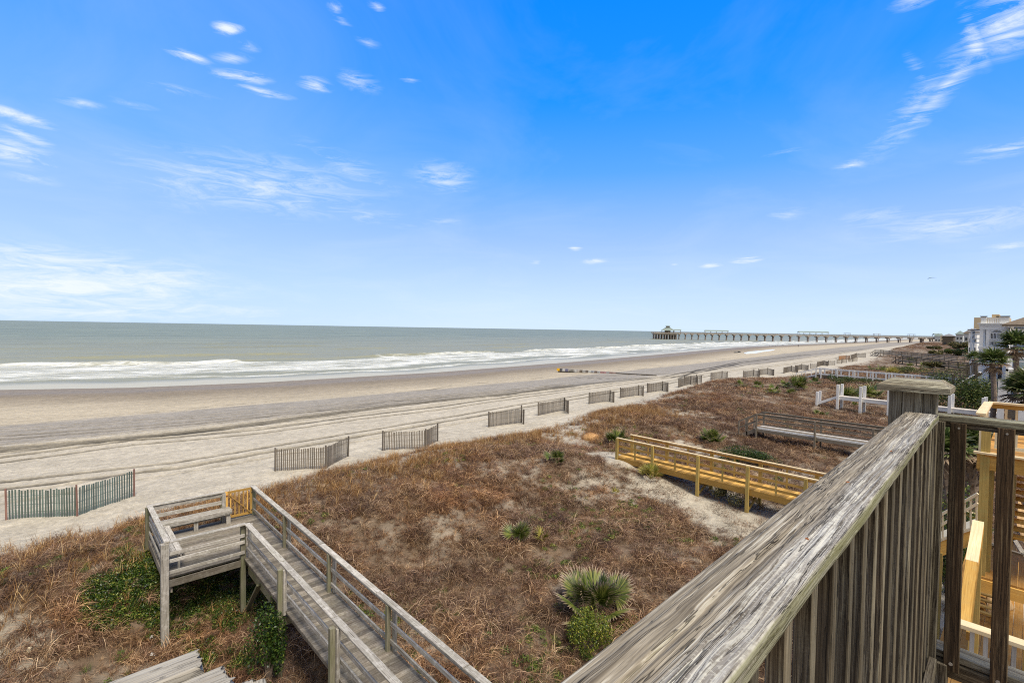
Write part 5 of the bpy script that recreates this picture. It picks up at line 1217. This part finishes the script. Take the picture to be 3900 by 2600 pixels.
def vined(x,y):
    c=lambda a,b,rx,ry:1-sstep(.7,1.1,np.sqrt(((x-a)/rx)**2+((y-b)/ry)**2)+(fbm(x*1.3,y*1.3,180,3)-.5)*.8)
    return np.maximum.reduce([c(-17.0,2.9,1.5,1.3),c(-15.9,3.7,1.5,1.1),c(-17.2,1.2,1.1,.8),c(-14.4,2.6,.9,.5)*.7,c(-15.9,2.2,.8,.6),c(-13.3,3.2,.7,.5)*.4,c(-18,1.6,.9,.6)])
# dry grass, near and middle distance
A=[field(38000,-25,4,-7,22,lambda x,y:inside(x,y)*(1-bare(x,y))*(1-.75*goldm(x,y))*(1-.85*vined(x,y))*(.68+.32*sstep(.30,.55,fbm(x*.9,y*.9,160,3)))),
   field(16000,-30,4,22,52,lambda x,y:inside(x,y)*(1-bare(x,y))*(1-.5*goldm(x,y)))]
x,y,z,q=cat4(A);scatter('dry_grass','matted tan and mauve brown dry grass covering the dunes',np.stack([x,y,z],1),RNG.uniform(.45,1.1,len(x))*(.7+.75*sstep(.35,.65,fbm(x*1.3,y*1.3,161,3)))*(1+.4*sstep(22,50,q)),TG,10,.22)
A=[field(34000,-26,-8,-8,40,lambda x,y:inside(x,y)*(1-.85*bare(x,y))*goldm(x,y)*(.35+.65*sstep(.35,.6,fbm(x*.7,y*.7,170,3)))),
   field(2600,-26.5,-20,-8,45,lambda x,y:(np.abs(x-Xd(y)-.2)<1.3)*sstep(.4,.62,fbm(x*.9,y*.9,171,3))*.8)]
x,y,z,q=cat4(A);scatter('golden_grass','golden brown sea oats and stalks along the seaward face of the dune',np.stack([x,y,z],1),RNG.uniform(.6,1.3,len(x)),GG,6,.1)
A=[field(17000,-25,4,-7,50,lambda x,y:inside(x,y)*(1-.8*bare(x,y))*(.45+.55*scrubm(x,y)))]
x,y,z,q=cat4(A);scatter('brown_scrub','low dark brown scrub between the grass clumps',np.stack([x,y,z],1),RNG.uniform(.6,1.3,len(x)),SG,4,.15)
WS=[(-12.6,13.8),(-12.2,15.5),(-11.2,14.7),(-13.9,16.5),(-9.2,17.5),(-7.4,8.2),(-8.3,8.8),(-6.2,9.2),(-8.4,6.3),(-7.6,6.9),(-10.5,12.),(-19.3,1.3),(-13.5,5.6),(-7,5.9),(-17,43),(-14,44),(-12,47)]
def weedd(x,y):
    w=greenm(x,y)*.5
    for a,b_ in WS: w=np.maximum(w,np.exp(-(((x-a)**2+(y-b_)**2)/.75)))
    return w
A=[field(15000,-24,3,-6,30,lambda x,y:inside(x,y)*(1-bare(x,y))*weedd(x,y)),field(5000,-28,3,30,60,lambda x,y:inside(x,y)*(1-bare(x,y))*weedd(x,y)*.8)]
x,y,z,q=cat4(A);scatter('green_weeds','patches of yellow green weeds among the dry grass',np.stack([x,y,z+.05],1),RNG.uniform(.5,1.1,len(x)),WG,5,.2)
A=[field(6500,-20,-11,-1,6,lambda x,y:vined(x,y)*(.5+.5*sstep(.35,.6,fbm(x*2.2,y*2.2,181,3))))]
x,y,z,q=cat4(A);scatter('ground_vine','dark green creeper spreading under and beside the bench platform',np.stack([x,y,z+.03],1),RNG.uniform(.4,.85,len(x)),VG,4,.2,'creeper')
x,y=cand(3600,-64,-24,-8,110);z=ground(x,y);wl=-58.5+(fbm(y*.08,y*0,71,3)-.5)*5;k=(RNG.random(len(x))<np.clip(np.exp(-((x-wl)/.8)**2)+.05,0,1))
TW0=hidden([tuft_mesh('wrack_bit',9,.16,2.2,.02,.12,SCRUB,850+i,up=1.5) for i in range(3)],'wrack bits');scatter('beach_wrack','scattered dark bits of seaweed and reeds along the old tide line',np.stack([x[k],y[k],z[k]],1),RNG.uniform(.4,1.3,int(k.sum())),TW0,3,.05,'seaweed')
# far dunes
A=[field(26000,-42,12,50,140,lambda x,y:inside(x,y)*(.35+.65*sstep(.3,.5,fbm(x*.35,y*.35,190,3)))),field(24000,-95,60,140,560,lambda x,y:inside(x,y)*.9)]
x,y,z,q=cat4(A);scatter('far_dune_grass','brown grass and scrub on the distant dunes',np.stack([x,y,z],1),RNG.uniform(.7,1.2,len(x))*(1+.9*sstep(120,400,q)),FG,8,.15)
# loose debris on the sand below the yellow boardwalk : dead vine strands
A=[field(5500,-16,0,16.5,26,lambda x,y:bare(x,y)*sstep(.40,.55,fbm(x*.8,y*.8,195,3)))]
x,y,z,q=cat4(A);TW=hidden([tuft_mesh('twig_mat',20,.34,2.6,.010,.16,SCRUB,800+i,up=1.5) for i in range(3)],'twigs');scatter('dead_vine','dead dark runners trailing over the bare sand',np.stack([x,y,z-.02],1),RNG.uniform(.5,1.,len(x)),TW,3,.05)
# ---------------------------------------------------------------- palms and palmettos
PG=leafmat('palmetto green',[(0,(.035,.06,.01)),(.5,(.095,.14,.022)),(1,(.25,.27,.06))],.3,.42,(.9,(.60,.42,.34)))
PY=leafmat('palmetto yellow green',[(0,(.16,.17,.02)),(.5,(.30,.28,.05)),(1,(.45,.36,.10))],.3,.45,(.6,(.50,.36,.2)))
PD=leafmat('palm dark green',[(0,(.03,.06,.012)),(.5,(.075,.12,.025)),(1,(.17,.21,.06))],.25,.45,(.55,(.36,.30,.2)))
PBR=leafmat('dead palm frond',[(0,(.09,.055,.035)),(.5,(.20,.13,.08)),(1,(.36,.27,.18))],.15,.7)
TRK=plain('palm trunk boots',(.17,.13,.10),.95,.5,9)
def frond(mb,base,dirv,pl,r,nb,droop,seed,lw=.03,fold=.35):
    rr=random.Random(seed);d=np.array(dirv,float);d/=np.linalg.norm(d);up=np.array([0,0,1.]);sd=np.cross(d,up)
    if np.linalg.norm(sd)<.1: sd=np.array([1.,0,0])
    sd/=np.linalg.norm(sd);nn=np.cross(sd,d);b=np.array(base,float)
    # petiole
    hub=b+d*pl;w=.012
    mb.add([b-sd*w,b+sd*w,hub+sd*w*.7,hub-sd*w*.7],[(0,1,2,3)],rnd=.5,tip=[0]*4)
    hub[2]-=pl*.05
    for k in range(nb):
        q=(k/(nb-1)-.5)*2;ang=q*math.radians(112)+rr.uniform(-.04,.04);l=r*(1-.32*abs(q)**2)*rr.uniform(.88,1.08)
        dv=d*math.cos(ang)+sd*math.sin(ang)+nn*(.18*math.cos(q*1.5)-fold*abs(q)*.4);dv/=np.linalg.norm(dv)
        pv=np.cross(dv,nn);pv/=max(np.linalg.norm(pv),1e-4)
        pts=[];p=hub.copy();dd=dv.copy()
        for s in range(4):
            pts.append(p.copy());p=p+dd*l/3;dd=dd+np.array([0,0,-droop*rr.uniform(.6,1.5)*(s+1)*.33]);dd/=np.linalg.norm(dd)
        ww=[lw*.35,lw,lw*.7,lw*.08];vs=[];tp=[]
        for s,(pt,wz) in enumerate(zip(pts,ww)): vs+=[pt-pv*wz,pt+nn*wz*.4,pt+pv*wz];tp+=[(0,0,.08,1)[s]]*3
        fs=[]
        for s in range(3):
            a=3*s;fs+=[(a,a+1,a+4,a+3),(a+1,a+2,a+5,a+4)]
        mb.add(vs,fs,rnd=rr.random(),tip=tp)
def palmetto(label,base,size,n,mat,seed,near=False,grp='palmettos on the dunes',elmin=.15,droop=.28,nb=22,dead=3,name='palmetto',lean=0,deadc=PBR):
    rr=random.Random(seed);x,y,z=base
    if near:
        T=thing(name,label,'palmetto',(x,y,z),grp)
    allm=MB();st=MB()
    for i in range(n):
        az=rr.uniform(0,6.283) if i else 0;az=i*2.4+rr.uniform(-.4,.4);el=rr.uniform(elmin,1.25)
        d=(math.cos(az)*math.cos(el),math.sin(az)*math.cos(el),math.sin(el));m=MB() if near else allm
        frond(m,(x+rr.uniform(-.06,.06)*size,y+rr.uniform(-.06,.06)*size,z),d,size*rr.uniform(.45,.7),size*rr.uniform(.5,.66),nb,droop,seed*50+i,lw=.030*size+.004)
        if near: m.build('frond',mat,T)
    if dead:
        m=MB()
        for i in range(dead):
            az=rr.uniform(0,6.283);frond(m,(x,y,z+.02),(math.cos(az),math.sin(az),.05),size*.4,size*.5,14,.5,seed*77+i,lw=.02*size+.004)
        if near: m.build('dead_fronds',deadc,T)
    if not near:
        o=allm.build(name,mat,None,(x,y,z));tag(o,label,'palmetto',grp)
        if dead: m.build('dead_fronds',deadc,o)
        T=o
    return T
def gp(px,py,full=True):
    """world point where the ray of a photo pixel meets the dune"""
    if not full: px,py=px*K,py*K
    zz=.6
    for _ in range(12): p=at(px,py,zz);zz=.5*zz+.5*gz(p[0],p[1])
    return (p[0],p[1],zz)
palmetto('largest palmetto, big green fans with pale frayed tips, beside the round bush near the handrail',gp(2262,2330),1.22,15,PG,1,True,nb=30,dead=3,droop=.2)
palmetto('upright palmetto with three green fans in the middle of the dry grass',gp(1978,2075),.80,7,PG,2,True,elmin=.7,nb=22,dead=1)
palmetto('small yellow seedling palmetto right beside the three-fan one',gp(2065,2060),.52,5,PY,3,True,elmin=.5,nb=12,dead=1)
palmetto('palmetto with reddish dead fans at the top of the grassy dune crest',gp(2120,1765),.75,6,PG,4,True,elmin=.5,nb=20,dead=4)
palmetto('palmetto directly behind the seaward end of the yellow boardwalk',gp(2345,1690),1.0,9,PG,5,True,nb=22,elmin=.5)
palmetto('yellow palmetto under the yellow boardwalk beside its second post',gp(2480,1822),.75,8,PY,6,True,nb=18,elmin=.3,dead=1)
palmetto('single thin green seedling on the sandy slope left of the yellow boardwalk',gp(2345,1885),.42,3,PY,7,True,elmin=1.,nb=8,dead=0)
palmetto('bright palmetto between the yellow boardwalk and the grey one',gp(2712,1685),1.0,13,PG,8,True,nb=24,elmin=.3)
PL=[(2819,1470,.85,'small palmetto below the left half of the double fence'),(2886,1478,1.0,'palmetto under the right half of the double fence'),(2944,1496,1.15,'palmetto with pale tips, third in the row below the fences'),(2985,1470,.9,'small palmetto just right of the pale-tipped one in that row'),
(3012,1500,.9,'low yellowish palmetto below the large clump'),(3037,1480,1.9,'large palmetto clump in front of the white boardwalk stair'),(3100,1464,1.15,'palmetto between the large clump and the white boardwalk post'),(3124,1586,.85,'palmetto at the foot of the unfinished white stair'),
(3230,1515,1.7,'wide palmetto behind the first paired posts of the unfinished walk'),(3312,1512,1.8,'wide palmetto behind the second paired posts of the unfinished walk'),(3255,1545,.5,'tiny palmetto under the unfinished white walk')]
for k,(px,py,s,lb) in enumerate(PL): palmetto(lb,gp(px,py),s,9 if s<1.5 else 17,PG if k%4!=4 else PY,30+k,nb=14,dead=3)
PF=[(3471,1385,3.4,'tree-sized palmetto standing above the far brown boardwalk'),(3359,1414,2.6,'palmetto in front of the brown boardwalk stair'),(3397,1425,2.7,'dense palmetto touching the white rail, right of the brown stair'),(3315,1407,1.6,'palmetto among grass just right of the last fences'),
(3466,1398,2.0,'palmetto at the foot of the tree-sized one'),(3520,1400,2.4,'yellowish palmetto right of the tree-sized one'),(3655,1402,2.8,'palmetto beside the brown house staircase'),(3700,1395,2.4,'reddish palmetto at the top of the brown house staircase')]
for k,(px,py,s,lb) in enumerate(PF): palmetto(lb,gp(px,py),s*.62,12,[PG,PG,PY,PG][k%4],60+k,nb=10,dead=4 if k>5 else 2,elmin=.0)
# tall cabbage palms
def palm(label,px,pyc,Y,r,n,seed,zb=None,tr_=.17,nb=13,boots=False,mat=PD,pl=.8):
    c=aty(px,pyc,Y);zb=gz(c[0],c[1]);T=thing('palm_tree',label,'palm tree',(c[0],c[1],zb))
    rr=random.Random(seed);m=MB();pts=[(c[0]+.15*math.sin(i*.5),c[1],zb+(c[2]-.1-zb)*i/7) for i in range(8)]
    m.tube(pts,[tr_*1.15]+[tr_]*7,10)
    if boots:
        for i in range(90):
            t=i/90;z=zb+.3+(c[2]-.3-zb)*t;a=i*2.4;p=np.array([c[0]+tr_*.9*math.cos(a)+.15*math.sin(t*3.5),c[1]+tr_*.9*math.sin(a),z]);m.beam(p,p+np.array([.13*math.cos(a),.13*math.sin(a),.22]),.09,.035,up=(-math.sin(a)*0+math.cos(a),math.sin(a),0) if False else (0,0,1),taper=.5)
    m.build('trunk',TRK,T)
    g=MB();dm=MB()
    for i in range(n):
        az=i*2.4+rr.uniform(-.3,.3);el=1.3-1.75*(i/n)+rr.uniform(-.12,.12);d=(math.cos(az)*math.cos(el),math.sin(az)*math.cos(el),math.sin(el))
        frond(g if el>-.15 else dm,c,d,r*.45,r*.62,nb,.5,seed*99+i,lw=.05*r)
    for i in range(3 if boots else n//4):
        az=rr.uniform(0,6.28);frond(dm,c-np.array([0,0,.1]),(math.cos(az)*.5,math.sin(az)*.5,-.8),r*.4,r*.5,12,.3,seed*9+i,lw=.025*r)
    g.build('crown',mat,T);dm.build('dead_fronds',PBR,T);return T
palm('cabbage palm with a criss-cross booted trunk seen between the corner post and first baluster',3598,1718,21,.95,26,71,boots=True,tr_=.23)
palm('cabbage palm crown filling the gap between the two front balusters',3688,1700,22.5,1.05,34,72,boots=True,tr_=.2)
palm('cabbage palm in front of the blue house, left of the other tall one',3782,1376,52,1.25,28,73)
palm('tallest cabbage palm at the right edge, crown below the blue house window',3870,1315,54,1.45,30,74)
palm('big spiky palm at the right edge, just above the cream balcony rail',3925,1490,27,1.0,34,75,nb=26)
palm('small palm half hidden between the brown staircase and the porch columns',3712,1366,74,1.1,20,76)
# ---------------------------------------------------------------- shrubs
def shrub(label,base,rx,ry,h,n,ls,mat,seed,name='shrub',grp=None,stem=True,lobes=9):
    r=np.random.default_rng(seed);x,y,z=base;C=[(r.uniform(-.75,.75)*rx,r.uniform(-.75,.75)*ry,r.uniform(.25,.8)*h,r.uniform(.28,.5)) for _ in range(lobes)]
    V=[];Fc=[];R=[]
    for i in range(n):
        a,b_,c,s=C[r.integers(lobes)];q=r.normal(0,1,3);q/=np.linalg.norm(q);rad=r.uniform(.55,1.08);p=np.array([a+q[0]*rx*s*rad,b_+q[1]*ry*s*rad,c+q[2]*h*s*.9*rad])
        if p[2]<-.05: p[2]=abs(p[2])*.3
        u=r.normal(0,1,3);u/=np.linalg.norm(u);w=np.cross(u,q+r.normal(0,.5,3));w/=np.linalg.norm(w);k=ls*r.uniform(.6,1.3);o=len(V);V+=[p-u*k,p+w*k*.5,p+u*k,p-w*k*.5];R+=[np.clip(r.normal(.5,.28),0,1)]*4;Fc.append((o,o+1,o+2,o+3))
    o=npmesh(name,np.array(V),np.array(Fc),{'rnd':('FLOAT',np.array(R)),'tip':('FLOAT',np.zeros(len(V)))},mat,smooth=False);COL.objects.link(o);o.location=(x,y,z);tag(o,label,'shrub',grp)
    if stem:
        m=MB()
        for k in range(7):
            a,b_,c,s=C[k%lobes];m.tube([(x,y,z-.1),(x+a*.4,y+b_*.4,z+c*.45),(x+a,y+b_,z+c)],[.02+h*.012,.012+h*.008,.006],5)
        m.build('stem',TRK,o)
    return o
SH=leafmat('waxy shrub leaves',[(0,(.015,.035,.006)),(.4,(.08,.12,.012)),(.75,(.22,.24,.025)),(1,(.42,.36,.07))],.2,.4)
SHD=leafmat('dense hedge leaves',[(0,(.015,.03,.007)),(.5,(.055,.09,.018)),(.85,(.13,.155,.035)),(1,(.26,.22,.06))],.2,.5)
SHB=leafmat('olive brown shrub leaves',[(0,(.03,.03,.012)),(.5,(.09,.095,.03)),(1,(.22,.17,.07))],.2,.6)
shrub('round waxy green bush growing in front of the largest palmetto',gp(2235,2480),.62,.62,1.05,5200,.026,SH,1)
shrub('climbing green bush wrapped around the second boardwalk post, below the deck edge',(-11.95,3.55,gz(-11.95,3.55)),.50,.42,1.75,4600,.032,VINE,2,lobes=12)
shrub('thin green bush at the foot of the climbing one, at the bottom of the photo',(-10.7,2.95,gz(-10.7,2.95)),.42,.4,1.0,1900,.03,VINE,22,lobes=8)
shrub('dark thorny bush on the sand under the yellow boardwalk, between two posts',gp(2785,1920),.85,.7,.75,3200,.028,SHB,3)
shrub('low mound of dark green creeper behind the yellow boardwalk',gp(2810,1755),1.9,1.1,.75,8000,.03,VINE,4,lobes=16)
shrub('leafy bush half hidden beneath the grey brown boardwalk',gp(3003,1672),.8,.5,.8,1800,.035,SHD,5)
shrub('dark round bush in front of the white-railed boardwalk, left of its second post',gp(3195,1466),1.3,1.3,1.5,1600,.07,SHD,6)
shrub('low bush in front of the white-railed boardwalk, right of its second post',gp(3276,1462),2.3,1.2,1.1,1800,.07,SHD,7)
shrub('dark spreading bush above the white rail, beyond the corner post cap',gp(3468,1424),3.4,2,1.5,2600,.09,SHD,8,lobes=18)
shrub('big dense hedge behind the white boardwalk, between its last two posts',(-4.1,62.,gz(-4.1,62)),2.7,2.2,3.4,11000,.085,SHD,9,lobes=26)
shrub('left part of the hedge, just right of the corner post',(-7.6,61,gz(-7.6,61)),1.0,1.4,2.6,3000,.08,SHD,10,lobes=10)
shrub('dark hedge at the foot of the booted palms, seen through the balusters',(-1.5,19.8,gz(-1.5,19.8)),.75,.7,3.4,9000,.04,VINE,11,lobes=16)
for k,(px,py,rx,h,lb) in enumerate([(3568,1352,7,2.6,'green bush on the far dune above the brown boardwalk'),(3625,1352,8,3.2,'larger yellowish bush on the far dune, right of the green one'),(3665,1330,10,4.6,'tall bush in front of the far-shore houses'),(3640,1318,9,3.2,'far dark tree clump by the pale beachfront block'),(3700,1345,6,3.0,'bush beside the white house side balconies'),(3560,1330,8,2.,'low bush on the crest of the farthest dune'),(3612,1430,3,1.6,'brown bush at the foot of the brown house staircase'),(3745,1435,3.,1.8,'yellow brown shrubs under the left tall palm'),(3690,1425,3.4,1.7,'olive shrubs right of the brown staircase foot'),(3560,1400,5,1.8,'olive shrub between the two pale railed boardwalks')]):
    p=gp(px,py);shrub(lb,p,rx*.4,rx*.28,h*.72,1500,.05+.0011*np.linalg.norm(p[:2]),[SHB,SHD,SHB][k%3],40+k,stem=False,lobes=10)
# pine straw mound
m=MB();c=gp(2250,1672);r=random.Random(5)
hv=[];
P=[];Fq=[];R=[]
rg=np.random.default_rng(9)
for i in range(2600):
    q=rg.normal(0,1,3);q/=np.linalg.norm(q);q[2]=abs(q[2]);p=q*np.array([.62,.62,.42])*rg.uniform(.85,1.05);t=np.cross(q,rg.normal(0,1,3));t/=np.linalg.norm(t);w=np.cross(t,q)*.006;o=len(P);l=.11;P+=[p-t*l-w,p+w,p+t*l-w*.2,p-w];R+=[rg.random()]*4;Fq.append((o,o+1,o+2,o+3))
core=[];n0=len(P)
for i in range(9):
    for j in range(16):
        a=j/16*6.2832;b_=i/8*1.5708;P.append(np.array([.58*math.cos(b_)*math.cos(a),.58*math.cos(b_)*math.sin(a),.38*math.sin(b_)-.02]));R.append(.1)
for i in range(8):
    for j in range(16): Fq.append((n0+i*16+j,n0+i*16+(j+1)%16,n0+(i+1)*16+(j+1)%16,n0+(i+1)*16+j))
o=npmesh('straw_mound',np.array(P),np.array(Fq),{'rnd':('FLOAT',np.array(R)),'tip':('FLOAT',np.zeros(len(P)))},HAYM,smooth=False);COL.objects.link(o);o.location=c;tag(o,'orange mound of dead straw left of the yellow boardwalk end','straw mound')
# ---------------------------------------------------------------- small things on the beach and in the grass
def person(label,px,py,hh,shirt,pants,seed):
    p=at(px,py,-1.1);p[2]=gz(p[0],p[1]);T=thing('person',label,'person',p)
    r=random.Random(seed);me=bpy.data.meshes.new('body');L=[(-.10,0,.05),(-.10,.02,.48),(-.08,0,.90),(0,0,.98),(.10,.06,.05),(.09,.06,.48),(.08,0,.90),(0,0,1.42),(0,0,1.52),(0,.02,1.66),(-.2,0,1.40),(-.25,.03,1.12),(-.24,.10,.88),(.2,0,1.40),(.25,.0,1.12),(.24,.06,.88)]
    E=[(3,2),(2,1),(1,0),(3,6),(6,5),(5,4),(3,7),(7,8),(8,9),(7,10),(10,11),(11,12),(7,13),(13,14),(14,15)];Rr={0:.06,1:.07,2:.10,3:.15,4:.06,5:.07,6:.10,7:.16,8:.06,9:.11,10:.06,11:.05,12:.04,13:.06,14:.05,15:.04}
    me.from_pydata([(a,b,c) for a,b,c in L],E,[]);o=bpy.data.objects.new('body',me);COL.objects.link(o);o.parent=T;sk=o.modifiers.new('skin','SKIN')
    for i,v in enumerate(me.skin_vertices[0].data): v.radius=(Rr[i],Rr[i])
    me.skin_vertices[0].data[3].use_root=True
    s=o.modifiers.new('sub','SUBSURF');s.levels=1;s.render_levels=1;me.materials.append(plain('clothes '+str(seed),shirt,.8));T.rotation_euler[2]=r.uniform(0,3);return T
person('person in dark clothes walking on the wet sand short of the pier',3040,1322,1.7,(.05,.045,.06),None,1)
person('left one of two people standing in the pier shadow',3249,1306,1.7,(.06,.06,.07),None,2)
person('right one of two people standing in the pier shadow',3254,1306,1.7,(.08,.06,.05),None,3)
def rock(name,label,cat,px,py,s,col,seed,z=None):
    p=gp(px,py) if z is None else at(px,py,z);m=MB();r=random.Random(seed)
    n=7;vs=[];fs=[]
    for i in range(5):
        for j in range(n):
            a=j/n*6.283;b_=-1.2+2.4*i/4;k=r.uniform(.75,1.2);vs.append((p[0]+s[0]*k*math.cos(b_)*math.cos(a),p[1]+s[1]*k*math.cos(b_)*math.sin(a),p[2]+s[2]*.6+s[2]*k*math.sin(b_)))
    for i in range(4):
        for j in range(n): fs.append((i*n+j,i*n+(j+1)%n,(i+1)*n+(j+1)%n,(i+1)*n+j))
    fs+=[tuple(range(n))[::-1],tuple(range(4*n,5*n))];m.add(vs,fs);o=m.build(name,col,None,p);tag(o,label,cat);return o
p=at(2808,1342,-1.);rock('driftwood','dark lump of driftwood lying on the wet sand below the pier','driftwood',2802,1343,(.9,.5,.25),DARK,1,-1.1);rock('driftwood','second dark driftwood lump, just right of the first','driftwood',2815,1342,(.8,.5,.35),DARK,2,-1.1)
for k,(px,py) in enumerate(((2945,1318),(2975,1314),(3007,1311))):
    p=at(px,py,-1.45)
    for j in range(5):
        q=(p[0]+random.uniform(-2.5,2.5),p[1]+random.uniform(-6,6),-1.45);m=MB();m.beam((q[0]-.18,q[1],q[2]+.25),(q[0]+.2,q[1],q[2]+.32),.16,.16);m.beam((q[0]+.15,q[1],q[2]+.32),(q[0]+.28,q[1],q[2]+.5),.08,.08);m.beam((q[0],q[1],q[2]),(q[0],q[1],q[2]+.2),.02,.02,up=(0,1,0));o=m.build('seabird',DARK,None,q);tag(o,['small dark seabird in the leftmost flock at the water edge','small dark seabird in the middle flock at the water edge','small dark seabird in the flock nearest the walking person'][k],'bird',['birds in the leftmost flock','birds in the middle flock','birds in the right flock'][k])
q=at(3551,1061,60);r_=ray(3551,1061);p=r_*420+np.array([0,0,H]);m=MB();vs=[];n=9
for i in range(n):
    a=math.pi*(i/(n-1));vs+=[(p[0]-3*math.cos(a),p[1]-1.2,p[2]+.9*math.sin(a)),(p[0]-3*math.cos(a),p[1]+1.2,p[2]+.9*math.sin(a)+.1)]
m.add(vs+[(v[0],v[1],v[2]-.15) for v in vs],[(2*i,2*i+1,2*i+3,2*i+2) for i in range(n-1)]+[(2*n+2*i,2*n+2*i+2,2*n+2*i+3,2*n+2*i+1) for i in range(n-1)]);o=m.build('kite',plain('teal and white kite cloth',(.25,.5,.6),.6),None,p);tag(o,'tiny pale blue kite alone in the sky above the far dunes','kite')
# litter
c=gp(568,2432);m=MB();m.cyl(c,np.array(c)+[.10,.06,.10],.035,.035,10);o=m.build('can',OFFW,None,c);tag(o,'white drink can lying in the grass beside the tall corner post','can')
c=gp(578,2500);m=MB();m.add([np.array(c)+v for v in ([-.1,-.02,.06],[.08,-.05,.09],[.12,.06,.07],[-.05,.07,.05],[0,0,.12])],[(0,1,4),(1,2,4),(2,3,4),(3,0,4),(3,2,1,0)]);o=m.build('paper_scrap',OFFW,None,c);tag(o,'crumpled white paper scrap in the grass below the drink can','litter')
c=gp(108,2490);m=MB();m.cyl(c,np.array(c)+[.02,.02,.16],.06,.04,7);o=m.build('paper_cup',CREAM,None,c);tag(o,'pale yellow paper cup in the grass near the left edge','cup')
for k,(px,py) in enumerate(((3300,1795),(3340,1772),(3352,1800),(3318,1812))):
    o=rock('rubble_chunk','broken grey rubble chunk in the grass right of the grey boardwalk','rubble',px-90,py-5,(.16,.10,.06),PALE,60+k);o['group']='rubble chunks in the grass'
